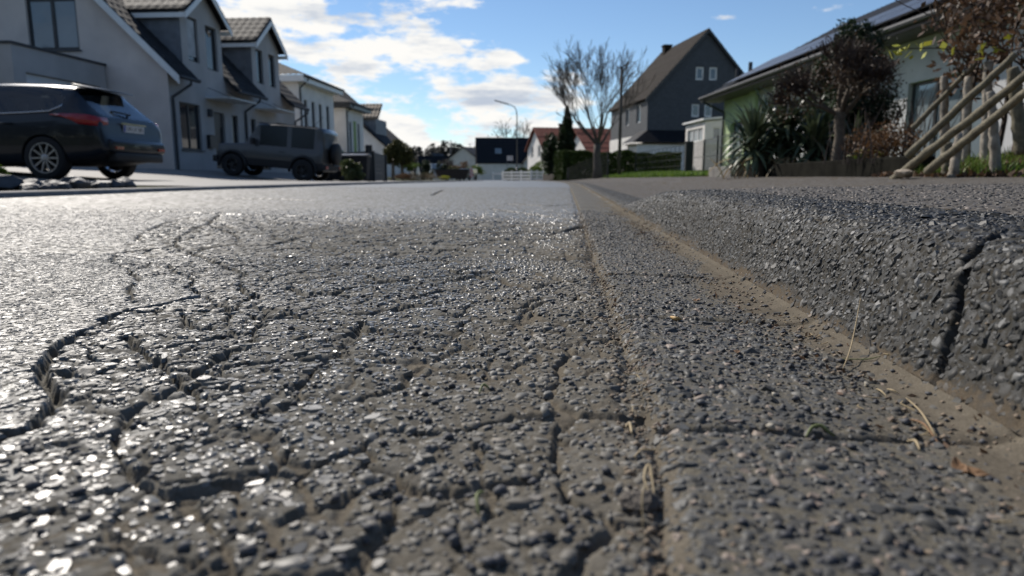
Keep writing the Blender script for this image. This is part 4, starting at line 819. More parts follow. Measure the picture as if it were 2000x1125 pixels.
for sg in (-1, 1):                            # tail lamps wrap from the flank onto the tailgate
    m = MB(); fl = [(.74, .955), (.60, .965), (.40, .975), (.22, .965), (.16, .955)]; lo_ = [(.74, .947), (.58, .93), (.44, .885), (.32, .825), (.20, .815)]
    vs = []
    for (x, z) in fl+[(.115, .94), (.085, .93)]: y = I(x, hw)*(.975 if x > .12 else (.93 if x > .1 else .70)); vs.append((x if x > .12 else x+.0, sg*(y+.010), z))
    for (x, z) in lo_+[(.105, .80), (.065, .83)]: y = I(x, hw)*(1.0 if x > .12 else (.955 if x > .08 else .74)); vs.append((x, sg*(y+.010), z))
    n = 7; fs = [(i, i+1, n+i+1, n+i) for i in range(n-1)]; m.add(vs, fs); tl = m.build('tail_lamp', M_RED, fc, True); sd_ = tl.modifiers.new('t', 'SOLIDIFY'); sd_.thickness = .02
    m = MB(); m.add([(.30, sg*(I(.3, hw)*.998+.014), .875), (.20, sg*(I(.2, hw)*.998+.014), .87), (.135, sg*(I(.15, hw)*.965+.016), .865), (.135, sg*(I(.15, hw)*.975+.016), .83), (.20, sg*(I(.2, hw)+.016), .815), (.29, sg*(I(.29, hw)+.014), .83)], [(0, 1, 4, 5), (1, 2, 3, 4)]); m.build('reversing_lens', M_CLEAR, tl)
    m = MB(); m.add([(-.058, sg*.46, .47), (-.056, sg*.64, .47), (-.056, sg*.64, .51), (-.058, sg*.46, .51)], [(0, 1, 2, 3)]); q = m.build('reflector', M_RED, fc); sd_ = q.modifiers.new('t', 'SOLIDIFY'); sd_.thickness = -.03; sd_.offset = 0
    m = MB(); m.tube([(x, sg*(I(x, hw)*.955+.006), I(x, belt)+.004) for x in (2.9, 2.4, 2.0, 1.5, 1.2, .95, .78)]+[(.66, sg*(I(.66, hw)*.90), 1.08), (.60, sg*.74, 1.15)], .011, 6); m.build('chrome_strip', M_CHROME, fc, True)
    m = MB(); m.box(2.62, 2.82, sg*.93-.09, sg*.93+.09, .94, 1.07); q = m.build('wing_mirror', M_CAR, fc, True); bevel(q, .04, 3)
    for x in (1.35, 2.35): m = MB(); m.tube([(x, sg*.925, .83), (x+.10, sg*.937, .835), (x+.2, sg*.925, .84)], .014, 6); m.build('door_handle', M_CAR, fc, True)
    for x in (1.2, 2.25):
        m = MB(); m.box(x-.08, x+.08, sg*.38-.22, sg*.38+.22, .45, 1.05); m.box(x-.06, x+.04, sg*.38-.12, sg*.38+.12, 1.07, 1.26); q = m.build('seat', M_SEAT, fc, True); bevel(q, .05, 2)
m = MB(); m.prism([(.60, -.60, 1.425), (.60, .60, 1.425), (.36, .55, 1.375), (.33, 0, 1.385), (.36, -.55, 1.375)], (0, 0, .025)); q = m.build('roof_spoiler', M_CAR, fc, True); bevel(q, .01)
m = MB(); m.box(-.055, .12, -.70, .70, .42, .62); q = m.build('bumper', M_CAR, fc, True); bevel(q, .05, 4); m = MB(); m.box(-.05, .12, -.62, .62, .28, .43); q = m.build('diffuser', M_BLACKP, fc, True); bevel(q, .03)
m = MB(); m.tube([(.20, -.02, 1.01), (.12, -.05, 1.03), (.16, .25, 1.05), (.20, .30, 1.06)], .014, 6); m.build('rear_wiper', M_BLACKP, fc)
M_ = Matrix.Translation((.050, 0, .80)) @ Matrix.Rotation(R(-4), 4, 'Y')
m = MB(); m.box(-.012, .0, -.26, .26, -.055, .055, M_); pl = m.build('number_plate', M_PLATE, fc); m = MB(); m.box(-.014, -.0125, .215, .255, -.05, .05, M_); m.build('blue_strip', M_EU, pl)
text_obj('UN LX 585', .088, 'plate_text', M_INK, pl, M_ @ Matrix.Translation((-.0135, -.02, 0)) @ Matrix.Rotation(R(-90), 4, 'Z') @ Matrix.Rotation(R(90), 4, 'X'))
m = MB(); m.box(-.014, 0, -.32, .32, .065, .085, M_); m.build('plate_grip', M_CHROME, fc)
# --- boxy off-roader
jt = [(0, 1.42), (.03, 1.60), (.12, 1.685), (.6, 1.715), (1.4, 1.715), (2.02, 1.69), (2.1, 1.665), (2.35, 1.30), (2.48, 1.06), (2.6, 1.035), (3.2, 1.0), (3.36, .97), (3.40, .80)]
jh = [(0, .70), (.04, .735), (2.5, .735), (3.3, .70), (3.4, .66)]
jb = [(0, 1.02), (2.4, 1.02), (2.6, 1.0), (3.36, .93), (3.40, .75)]
def ring_j(x):
    T, W, Bt = I(x, jt), I(x, jh), min(I(x, jb), I(x, jt)-.02); B = .36
    return [(0, B), (W*.85, B), (W*.98, B+.03), (W, .6), (W, Bt-.03), (W*.985, Bt), (W*.955, Bt+(T-Bt)*.5), (W*.93, T-.055*min(1, (T-Bt)/.3)), (W*.86, T-.012), (0, T)]
jx = sorted({p[0] for p in jt} | {.02, .22, .30, .9, 1.02, 1.10, 1.16, 1.75, 1.9, 2.2, 2.8, 3.0})
def cls_j(x, k):
    if (.30 < x < 1.0 or 1.16 < x < 2.0) and k in (5, 6): return 1
    if 2.12 < x < 2.46 and k in (7, 8): return 1
    if k in (0, 1, 2): return 2
    return 0
jz = -.075; jc = empty('off_roader', (-7.55, 21.6, jz), 'boxy matt grey off-road car with a spare wheel, before the grey house', 'car', None, R(180)); jc.rotation_euler = (0, R(-4.9), R(180))
M_CARGL = plain('tinted_car_glass', (.006, .008, .009), .12, spec=.35); bd, gl = car_body('body', jc, jx, ring_j, M_JIM, cls_j, (.62, 2.87), .39, .66, 0); split_loose(gl, 'window')
for wx in (.62, 2.87):
    for sg in (-1, 1):
        wheel(jc, wx, sg*.69, .345, .20, sg, 5, plain('dark_rim', (.05, .05, .05), .4, .5), .56)
        m = MB(); pts = [(wx+.43*math.cos(a), sg*.755, .34+.43*math.sin(a)) for a in np.linspace(R(-8), R(188), 12)]; m.tube(pts, .045, 6); m.build('arch_flare', M_BLACKP, jc, True)
m = MB(); m.lathe([(.001, -.11), (.28, -.11), (.335, -.08), (.345, 0), (.335, .08), (.29, .11), (.001, .11)], 32, Matrix.Translation((-.13, -.05, .93)) @ Matrix.Rotation(R(90), 4, 'Y')); m.build('spare_wheel', M_BLACKP, jc, True)
m = MB(); m.box(-.005, .02, -.6, .6, 1.08, 1.52); q = m.build('rear_window', M_PANE_L, jc)
m = MB(); m.box(-.10, .06, -.74, .74, .40, .58); q = m.build('rear_bumper', M_BLACKP, jc); bevel(q, .03); m = MB(); m.box(3.36, 3.52, -.74, .74, .40, .60); q = m.build('front_bumper', M_BLACKP, jc); bevel(q, .03)
for sg in (-1, 1):
    m = MB(); m.box(-.112, -.095, sg*.62-.10, sg*.62+.10, .45, .54); m.build('tail_lamp', M_RED, jc); m = MB(); m.box(2.12, 2.24, sg*.86-.08, sg*.86+.08, 1.02, 1.22); q = m.build('wing_mirror', M_BLACKP, jc); bevel(q, .03)
    m = MB(); m.tube([(1.22, sg*.745, .86), (1.38, sg*.745, .86)], .015, 5); m.build('door_handle', M_BLACKP, jc); m = MB(); m.box(.2, 2.1, sg*.70-.012, sg*.70+.012, 1.675, 1.70); m.build('rain_gutter', M_BLACKP, jc)
    m = MB(); m.box(1.45, 1.6, sg*.34-.2, sg*.34+.2, .6, 1.3); q = m.build('seat', M_SEAT, jc); bevel(q, .05)
m = MB(); m.tube([(.5, .3, 1.71), (.2, .3, 2.05)], .006, 4); m.build('aerial', M_BLACKP, jc)
# --- far traffic: a pale van, a dark car, a skip
def far_car(name, label, px, Y, col, Lr, Hh, rz):
    p = at(px, 345, Y); r = empty(name, (p.x, Y, lz(p.x, Y)+.02), label, 'van' if Hh > 1.7 else 'car', None, rz); pm = plain(name+'_paint', col, .3)
    m = MB(); h = Hh; pr_ = [(0, .35), (0, .9), (.25, h*.96), (.5, h), (Lr*.62, h), (Lr*.80, h*.62), (Lr*.97, h*.5), (Lr, .4), (Lr, .3)]; m.prism([(x, -.85, z) for x, z in pr_], (0, 1.7, 0)); b = m.build('body', pm, r); bevel(b, .08, 3)
    for sg in (-1, 1):
        m = MB(); y = sg*.853; m.prism([(.35, y, h*.62), (.45, y, h*.93), (Lr*.60, y, h*.93), (Lr*.74, y, h*.62)], (0, sg*.01, 0)); m.build('window', M_PANE_L, r)
        for x in (.75, Lr-.8): m = MB(); m.lathe([(.001, -.1), (.31, -.1), (.33, -.05), (.33, .05), (.31, .1), (.001, .1)], 20, Matrix.Translation((x, sg*.8, .33)) @ Matrix.Rotation(R(90), 4, 'X')); m.build('wheel', M_TYRE, r)
    m = MB(); a, b_ = Vector((Lr*.635, -.72, h*.975)), Vector((Lr*.79, -.78, h*.66)); m.prism([a, b_, Vector((b_.x, .78, b_.z)), Vector((a.x, .72, a.z))], (.02, 0, .02)); m.build('windscreen', M_PANE_L, r)
    m = MB(); m.prism([(-.004, -.7, h*.6), (-.004, .7, h*.6), (.20, .64, h*.93), (.20, -.64, h*.93)], (-.02, 0, .01)); m.build('rear_window', M_PANE_L, r)
    for sg in (-1, 1): m = MB(); m.box(Lr-.06, Lr+.015, sg*.6-.14, sg*.6+.14, .55, .70); m.build('headlight', M_CLEAR, r); m = MB(); m.box(-.015, .05, sg*.72-.08, sg*.72+.08, .7, .95); m.build('tail_lamp', M_RED, r)
    return r
far_car('van', 'pale blue van parked beyond the dark skip', 852, 86, (.35, .42, .48), 4.4, 1.95, R(-75))
far_car('parked_car', 'dark car parked right of the skip near the black roofed house', 921, 88, (.02, .024, .03), 4.2, 1.45, R(-100))
p = at(868, 345, 58); s = empty('skip', (p.x, 58, lz(p.x, 58)-.0), 'dark open skip standing at the roadside with a red and white end board', 'skip', None, R(4))
m = MB(); m.prism([(-.9, 0, .95), (2.1, 0, .95), (1.75, 0, .18), (-.5, 0, .18)], (0, 1.7, 0)); m.build('tub', plain('skip_rust', (.035, .022, .018), .7), s)
m = MB(); m.box(-.95, 2.15, -.03, .0, .90, .99); m.box(-.95, 2.15, 1.7, 1.73, .90, .99); m.build('rim', M_BLACKP, s)
for x in (.1, 1.2): m = MB(); m.box(x, x+.12, .1, 1.6, -.05, .18); m.build('foot', M_BLACKP, s)
t = NT('red_white_stripes'); v = t.co(); q = t.n('ShaderNodeTexWave'); t.l(v, q.inputs[0]); q.inputs['Scale'].default_value = 2.2; q.bands_direction = 'DIAGONAL'; M_STR = t.fin(t.mix(t.math('GREATER_THAN', q.outputs[1], .5), (.5, .03, .03), (.7, .7, .68)), .5)
m = MB(); m.prism([(2.16, -.05, .3), (2.5, -.05, .3), (2.4, -.05, 1.15), (2.16, -.05, 1.15)], (0, .04, 0)); m.build('warning_board', M_STR, s)
# ================================================================== plants
M_BARK = plain('grey_bark', (.085, .072, .060), .9, var=.4, scale=14, bump=.6, bscale=40); M_TWIG = plain('brown_twigs', (.065, .045, .034), .85, var=.3); M_BARKL = plain('pale_bark', (.13, .105, .078), .85, var=.35, scale=18, bump=.6, bscale=60)
M_EVER = leafmat('dark_evergreen', (.010, .022, .008), (.030, .050, .016)); M_HEDGE = leafmat('hedge_leaves', (.024, .046, .008), (.085, .125, .025), .75, .12); M_SHRUB = leafmat('shrub_leaves', (.05, .07, .02), (.14, .16, .06))
M_BRIGHT = leafmat('bright_box_leaves', (.06, .11, .014), (.19, .26, .045)); M_DEAD = leafmat('dead_brown_leaves', (.050, .030, .016), (.19, .115, .070)); M_YUC = leafmat('yucca_leaves', (.035, .058, .032), (.12, .15, .085), .38, .12); M_STRAW = leafmat('straw', (.22, .15, .07), (.40, .31, .17)); M_GRASS = leafmat('grass', (.08, .14, .02), (.20, .29, .05)); M_YEL = leafmat('yellow_leaves', (.35, .36, .03), (.5, .5, .08)); M_RUST = leafmat('rusty_foliage', (.075, .042, .018), (.19, .10, .045)); M_OLIVE = leafmat('olive_foliage', (.04, .045, .012), (.13, .12, .035)); M_DRY = leafmat('dry_perennials', (.10, .08, .045), (.22, .17, .10))
M_DEADB = leafmat('dark_withered_leaves', (.020, .014, .008), (.105, .068, .045))
def leaves(name, P, size, m, par, asp=.55, up=0.0, seed=1, bend=.0):
    """many single leaf faces at the points P (n,3)"""
    r = np.random.default_rng(seed); n = len(P); d = r.normal(size=(n, 3)); d[:, 2] += up; d /= np.linalg.norm(d, axis=1)[:, None]; e = r.normal(size=(n, 3)); e -= d*(e*d).sum(1)[:, None]; e /= np.linalg.norm(e, axis=1)[:, None]
    s = size*(.6+.8*r.random(n))[:, None]; V = np.stack([P-d*s*.5, P+e*s*asp*.5, P+d*s*.5, P-e*s*asp*.5], 1).reshape(-1, 3); F = np.arange(4*n).reshape(-1, 4)
    return np_mesh(name, V, F, m, par, smooth=False, attrs=dict(tint=np.repeat(r.random(n), 4)))
def blobs(cs, n, seed=1, shell=.55):
    """points in a set of ellipsoids (cx,cy,cz,rx,ry,rz), denser towards the skin"""
    r = np.random.default_rng(seed); cs = np.array(cs, float); w_ = cs[:, 3]*cs[:, 4]*cs[:, 5]; w_ = w_**.7; k = r.choice(len(cs), n, p=w_/w_.sum()); d = r.normal(size=(n, 3)); d /= np.linalg.norm(d, axis=1)[:, None]
    rad = (shell+(1-shell)*r.random(n))*(.9+.25*r.random(n)); return cs[k, :3]+d*rad[:, None]*cs[k, 3:]
def clumpy(c, R_, n, k, seed, fl=1.0):       # a crown broken into many uneven clumps
    r = np.random.default_rng(seed); out = []
    for i in range(k):
        d = r.normal(size=3); d /= np.linalg.norm(d); q = np.array(c)+d*np.array(R_)*(.35+.55*r.random()); s = np.array(R_)*(.22+.26*r.random()); out.append((*q, *(s*np.array([1, 1, fl]))))
    return blobs(out, n, seed+1, .35)
def grow(mb, p, d, L, rad, depth, rnd, spread=.55, upw=.18, kids=(2, 3), shrink=.74, wig=.12, tips=None, minr=.004, sides=None, spare=0):
    p = Vector(p); d = Vector(d).normalized(); pts = [p]; rr = [rad]; n = 4
    for i in range(n):
        d = (d+Vector((rnd.uniform(-wig, wig), rnd.uniform(-wig, wig), rnd.uniform(-wig, wig)+upw*.35))).normalized(); p = p+d*(L/n); pts.append(p); rr.append(max(minr, rad*(1-.42*(i+1)/n)))
    mb.tube(pts, rr, sides or (7 if rad > .05 else 4 if rad > .014 else 3), cap=False)
    if depth == 0:
        if tips is not None: tips.append(p)
        return
    k = rnd.randint(*kids)
    for j in range(k):
        a = rnd.uniform(0, 6.283); s = spread*rnd.uniform(.5, 1.2) if j or rnd.random() < .4 else spread*.25
        o = d.orthogonal().normalized(); b = d.cross(o); dd = (d*math.cos(s)+(o*math.cos(a)+b*math.sin(a))*math.sin(s)+Vector((0, 0, upw))).normalized()
        start = pts[-1] if j < 2 else pts[rnd.randint(2, n-1)]
        grow(mb, start, dd, L*shrink*rnd.uniform(.75, 1.15), rr[-1]*(.80 if j == 0 else .62), depth-1, rnd, spread, upw, kids, shrink, wig*1.1, tips, minr, sides)
    if spare and depth <= 3:
        for _ in range(spare): i = rnd.randint(1, n-1); o = d.orthogonal(); o.rotate(Matrix.Rotation(rnd.uniform(0, 6.28), 3, d)); grow(mb, pts[i], (d+o*.8).normalized(), L*.6, max(minr, rr[i]*.4), max(0, depth-2), rnd, spread, upw, kids, shrink, wig, tips, minr, sides)
def plant(name, x, Y, label, cat, group=None, z=None): return empty(name, (x, Y, lz(x, Y) if z is None else z), label, cat, group)
# bare street tree before the slate house
p = at(1166, 345, 33); tr = plant('bare_tree', p.x, 33, 'tall bare tree with many thin upright branches, in front of the slate house', 'tree'); rnd = random.Random(4)
m = MB(); m.tube([(0, 0, -.2), (.02, .0, .5), (-.03, 0, 1.1), (.0, 0, 1.6)], [.27, .20, .17, .17], 9); m.build('trunk', M_BARK, tr, True)
m = MB()
for a, sp, L in ((0, .25, 1.6), (1.1, .6, 1.5), (2.3, .55, 1.5), (3.3, .7, 1.5), (4.3, .5, 1.6), (5.3, .7, 1.45), (.5, .9, 1.3), (3.0, .95, 1.3), (1.7, .8, 1.5), (4.8, .85, 1.5)):
    grow(m, (0, 0, 1.35+.05*a), (math.cos(a)*sp, math.sin(a)*sp, 1), L, .070, 5, rnd, .50, .14, (2, 4), .74, .12, None, .0075, spare=1)
m.build('crown', M_BARK, tr)
# far bare tree over the black roof
p = at(1003, 345, 150); tr = plant('bare_tree', p.x, 150, 'round bare tree rising behind the long black roof', 'tree'); rnd = random.Random(9); m = MB(); m.tube([(0, 0, -.5), (0, 0, 5)], [.4, .3], 7); m.build('trunk', M_BARK, tr); m = MB()
for a in range(9): grow(m, (0, 0, 4.2), (math.cos(a*.75)*.9, math.sin(a*.75)*.9, 1), 3.2, .2, 4, rnd, .6, .1, (2, 3), .72, .14, None, .035)
m.build('crown', M_BARK, tr)
def cone_tree(name, label, px, Y, h, r0, m_, n, size, seed, z=None, trunk=.12):
    p = at(px, 345, Y); t_ = plant(name, p.x, Y, label, 'conifer', None, z); r = np.random.default_rng(seed); f = r.random(n)**.75; a = r.random(n)*6.283; rad = r0*(1-f)**.8*(.55+.5*r.random(n))*(1+.25*np.sin(a*3+f*9)+.15*np.sin(f*40)); P = np.stack([np.cos(a)*rad, np.sin(a)*rad, .15+f*h-.25*rad], 1)
    m = MB(); m.tube([(0, 0, -.2), (0, 0, h*.97)], [trunk, .02], 6); m.build('trunk', M_BARK, t_); leaves('crown', P, size, m_, t_, .4, -.2, seed); return t_
cone_tree('conifer', 'slim dark conifer with a wide base left of the bare tree', 1106, 38, 3.9, .78, M_EVER, 10000, .17, 3)
p = at(1093, 345, 39); t_ = plant('evergreen_bush', p.x, 39, 'broad dark evergreen bush leaning against the slim conifer', 'bush'); m = MB(); m.tube([(0, 0, -.2), (0, 0, 1.6)], [.09, .05], 6); m.build('trunk', M_BARK, t_); leaves('crown', clumpy((-.1, 0, 1.5), (1.05, 1.0, 1.55), 13000, 30, 5), .15, M_EVER, t_, .45, 0, 5)
# clipped hedge beyond the lawn
p0, p1 = at(1099, 345, 34), at(1330, 345, 37); hd = empty('hedge', (p0.x, 34, lz(p0.x+1.2, 34)-.1), 'long clipped dark green hedge beyond the lawn, with a mesh fence before its end', 'hedge'); hd.rotation_euler = (0, 0, math.atan2(3, p1.x-p0.x)); Lh = math.hypot(p1.x-p0.x, 3)
r = np.random.default_rng(21); n = 46000; P = np.stack([r.random(n)*Lh, r.random(n)*1.0, r.random(n)*1.55], 1); k = r.random(n); P[k < .42, 1] = r.random((k < .42).sum())*.12; top_ = (k > .42) & (k < .72); P[top_, 2] = 1.5+.10*r.random(top_.sum()); en = k > .93; P[en, 0] = r.random(en.sum())*.12
P[:, 2] += .07*np.sin(P[:, 0]*2.1)+.05*np.sin(P[:, 0]*5.3+1); leaves('foliage', P, .10, M_HEDGE, hd, .6, 0, 22)
m = MB()
for i in range(int(Lh/.5)): m.tube([(i*.5+.2, .5, -.3), (i*.5+.25, .5, 1.3)], [.03, .02], 5)
m.build('stems', M_BARK, hd)
# lawn strip: a green bank with blades
def blades(name, pts, h, w_, m_, seed, par=None, lean=.5):
    r = np.random.default_rng(seed); n = len(pts); a = r.random(n)*6.283; hh = h*(.5+.9*r.random(n)); ln = lean*r.random(n)*hh; b = np.stack([np.cos(a+1.57), np.sin(a+1.57), np.zeros(n)], 1)*w_*.5; t_ = np.stack([np.cos(a)*ln, np.sin(a)*ln, hh], 1); md = np.stack([np.cos(a)*ln*.35, np.sin(a)*ln*.35, hh*.6], 1)
    V = np.stack([pts-b, pts+b, pts+md+b*.7, pts+md-b*.7, pts+t_], 1).reshape(-1, 3); i = np.arange(n)[:, None]*5; F = np.concatenate([i+np.array([0, 1, 2, 3]), i+np.array([3, 2, 4, 4])]); F2 = i+np.array([3, 2, 4]); tt = np.repeat(r.random(n), 5)
    return np_mesh(name, V, np.concatenate([i+np.array([0, 1, 2, 3]), np.concatenate([F2, F2[:, 2:]], 1)]) if False else i+np.array([0, 1, 2, 3]), m_, par, False, dict(tint=tt)) if False else _bl(name, V, i, F2, m_, par, tt)
def _bl(name, V, i, F2, m_, par, tt):
    me = bpy.data.meshes.new(name); n = len(i); me.vertices.add(len(V)); me.vertices.foreach_set('co', V.astype(np.float32).ravel()); L = np.concatenate([(i+np.array([0, 1, 2, 3])).ravel(), F2.ravel()]).astype(np.int32)
    me.loops.add(len(L)); me.loops.foreach_set('vertex_index', L); me.polygons.add(2*n); me.polygons.foreach_set('loop_start', np.concatenate([np.arange(n)*4, 4*n+np.arange(n)*3]).astype(np.int32)); me.polygons.foreach_set('loop_total', np.concatenate([np.full(n, 4), np.full(n, 3)]).astype(np.int32)); me.update(calc_edges=True)
    a = me.attributes.new('tint', 'FLOAT', 'POINT'); a.data.foreach_set('value', tt.astype(np.float32)); return link(name, me, m_, par)
xa = np.linspace(2.35, 12, 40); ya = np.linspace(14.0, 33.6, 50); X, Y = np.meshgrid(xa, ya); X = X*.0+2.35+(X-2.35)+xoff(Y)*.6-.0
tag(np_mesh('lawn', np.stack([X, Y, land(X, Y)+.012], -1).reshape(-1, 3), grid_faces(*X.shape), plain('lawn_green', (.10, .17, .03), .95, var=.4, scale=1.5, spec=.1)), kind='structure')
r = np.random.default_rng(31); n = 26000; xx = 2.3+r.random(n)**1.3*7.5; yy = 14+r.random(n)*19.5; xx = xx+xoff(yy)*.6; tag(blades('grass', np.stack([xx, yy, land(xx, yy)], 1), .085, .03, M_GRASS, 32), kind='stuff')
# verge where the bank meets the pavement, near right
r = np.random.default_rng(33); n = 5200; yy = 2.2+r.random(n)*2.6; xx = XP+.02+r.random(n)**1.8*1.5; keep = fbm(xx*3, yy*3, 3, 3) > .44; xx, yy = xx[keep], yy[keep]; zz = np.interp(xx, [2.15, 2.6, 4], [.115, .21, .45])
tag(blades('verge_grass', np.stack([xx, yy, zz], 1), .075, .006, M_GRASS, 34, None, .9), kind='stuff')
r = np.random.default_rng(35); n = 2600; yy = 1.6+r.random(n)*3.4; xx = XP-.03+r.random(n)**1.5*1.6; zz = np.interp(xx, [2.12, 2.6, 4], [.137, .22, .46])+.012*r.random(n); o = leaves('leaf_litter', np.stack([xx, yy, zz], 1), .05, M_DEAD, None, .5, 0, 36); tag(o, kind='stuff')
xa = np.concatenate([np.linspace(XP-.03, 4.4, 40)]); ya = np.linspace(-1.0, 4.75, 60); X, Y = np.meshgrid(xa, ya); Zb = np.interp(X, [2.12, 2.18, 2.6, 4.4], [.11, .137, .21, .5])+.05*(fbm(X*4, Y*4, 8, 4)-.5)*sst(2.1, 2.4, X); tag(np_mesh('bank', np.stack([X, Y, Zb], -1).reshape(-1, 3), grid_faces(*X.shape), plain('dry_earth', (.11, .078, .048), .95, var=.5, scale=9, bump=.8, bscale=40, spec=.1)), kind='structure')
# ------------------------------------------------------------------ yucca bed with a low wall
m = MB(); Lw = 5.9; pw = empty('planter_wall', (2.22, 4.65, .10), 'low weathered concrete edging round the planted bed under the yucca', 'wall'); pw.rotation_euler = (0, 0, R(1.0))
m = MB(); m.box(0, .14, 0, Lw-1.3, -.1, .235); o = m.build('edging', plain('painted_shade_edging', (.014, .0135, .011), .95, var=.5, scale=6, spec=.03), pw); bevel(o, .012); m = MB(); m.box(0, .145, Lw-1.295, Lw, -.1, .24); o = m.build('edging', M_CONCD, pw); bevel(o, .012); pw.location.z -= .065; m = MB(); m.box(.147, 1.8, Lw-.14, Lw, -.1, .23); o = m.build('end_edging', M_CONC, pw); bevel(o, .012)  # near-black colour paints shade along the wall; sunlit end keeps the concrete tone
xa = np.linspace(2.34, 5.2, 24); ya = np.linspace(4.7, 10.3, 40); X, Y = np.meshgrid(xa, ya); tag(np_mesh('soil', np.stack([X, Y, .225+.06*fbm(X*2, Y*2, 4, 3)], -1).reshape(-1, 3), grid_faces(*X.shape), plain('dark_soil', (.030, .022, .015), .95, bump=.6)), kind='structure')
def sword(V, F, T, base, a, tilt, L, w_, r):
    o = len(V); d = np.array([math.cos(a)*math.sin(tilt), math.sin(a)*math.sin(tilt), math.cos(tilt)]); s = np.array([-math.sin(a), math.cos(a), 0]); p = np.array(base, float); tt = r.random(); n = 7; droop = r.uniform(.05, .30)+tilt*.10
    for i in range(n+1):
        f = i/n; ww = w_*(.55+1.3*f*(1-f)*1.6)*(1-f**4)+.001; up_ = np.cross(s, d); V += [tuple(p-s*ww/2+up_*ww*.22), tuple(p), tuple(p+s*ww/2+up_*ww*.22)]; T += [tt]*3
        if i < n: F += [(o+i*3, o+i*3+1, o+i*3+4, o+i*3+3), (o+i*3+1, o+i*3+2, o+i*3+5, o+i*3+4)]
        d = d+np.array([0, 0, -droop*(.25+f)]); d /= np.linalg.norm(d); p = p+d*L/n
p = at(1520, 345, 7.9); p.x += .12; yu = empty('yucca', (p.x, 7.9, .22), 'big bushy yucca with grey green sword leaves spilling over the low wall', 'plant')
V, F, T = [], [], []; r = np.random.default_rng(41)
for hx, hy, hz, k, L in ((-.05, 0, .34, 120, .62), (.38, .15, .30, 90, .58), (-.42, -.05, .22, 100, .56), (.12, -.35, .20, 80, .52), (-.2, .35, .42, 60, .6), (.62, -.1, .14, 60, .5)):
    for i in range(k): sword(V, F, T, (hx+r.normal()*.03, hy+r.normal()*.03, hz+.22*r.random()-.1), r.random()*6.283, abs(r.normal())*.62+.08 if i > 25 else 1.5+.5*r.random(), L*(.58+.40*r.random()), .050, r)
np_mesh('foliage', V, F, M_YUC, yu, True, dict(tint=T)); m = MB()
for hx, hy, hz in ((-.05, 0, .34), (.38, .15, .30), (-.42, -.05, .22), (.12, -.35, .2), (-.2, .35, .42)): m.tube([(hx*.6, hy*.6, -.1), (hx, hy, hz)], [.06, .05], 7)
m.build('stem', M_BARK, yu)
V, F, T = [], [], []
for i in range(60): a = r.random()*6.283; sword(V, F, T, (-.1+r.normal()*.4, -.1+r.normal()*.2, .12), a, 1.5+.6*r.random(), .42, .03, r)
np_mesh('dead_leaves', V, F, M_STRAW, yu, True, dict(tint=T))
# pollarded tree and the dark yew behind it
p = at(1634, 345, 7.1); pt = empty('pollard_tree', (p.x, 7.1, .22), 'pollarded tree with a pale trunk and a round head of knobbly brown twigs', 'tree'); rnd = random.Random(12)
m = MB(); m.tube([(.0, 0, -.1), (-.012, 0, .15), (.0, .0, .3), (-.015, 0, .46), (.0, 0, .57)], [.062, .050, .047, .05, .065], 9); m.build('trunk', M_BARKL, pt, True); m = MB(); tips = []
for a, s in ((.2, 1.0), (1.2, .8), (2.2, 1.1), (3.1, 1.0), (4.2, .75), (5.2, 1.1), (.7, .35), (3.7, .4)): grow(m, (0, 0, .50), (math.cos(a)*s, math.sin(a)*s, .70), .29, .030, 2, rnd, .6, .12, (2, 3), .62, .22, tips, .010)
m.build('limb', M_BARKL, pt, True); m = MB()
for q in tips:
    for _ in range(16): d = (q-Vector((0, 0, .5))).normalized()+Vector((rnd.uniform(-.9, .9), rnd.uniform(-.9, .9), rnd.uniform(-.5, .8))); d.normalize(); m.tube([q, q+d*.09, q+d*.17+Vector((0, 0, .02))], [.007, .005, .003], 3, cap=False)
m.build('twigs', M_TWIG, pt, False); leaves('dead_leaves', np.array([tuple(tips[i % len(tips)]+Vector((rnd.gauss(0, .10), rnd.gauss(0, .10), rnd.gauss(0, .10)))) for i in range(4200)]), .030, M_DEADB, pt, .5, 0, 6)
p = at(1655, 345, 8.3); yw = empty('yew', (p.x, 8.3, .22), 'dense dark yew bush filling the bed behind the pollarded tree', 'bush'); m = MB(); m.tube([(0, 0, -.1), (0, 0, 1.0)], [.07, .03], 6); m.build('trunk', M_BARK, yw)
leaves('crown', np.concatenate([clumpy((.05, .1, .62), (.52, .5, .68), 15000, 34, 51), clumpy((.0, .1, 1.25), (.36, .4, .42), 7000, 20, 53)]), .055, M_EVER, yw, .3, .3, 52)
p = at(1600, 345, 10.2); yw2 = empty('cypress', (p.x, 10.2, .22), 'green feathery cypress shrub peeping out left of the pollarded head', 'bush'); m = MB(); m.tube([(0, 0, -.1), (0, 0, 1.1)], [.05, .02], 6); m.build('trunk', M_BARK, yw2); leaves('crown', clumpy((0, 0, .72), (.34, .4, .66), 9000, 24, 57), .05, M_OLIVE, yw2, .3, .5, 58)
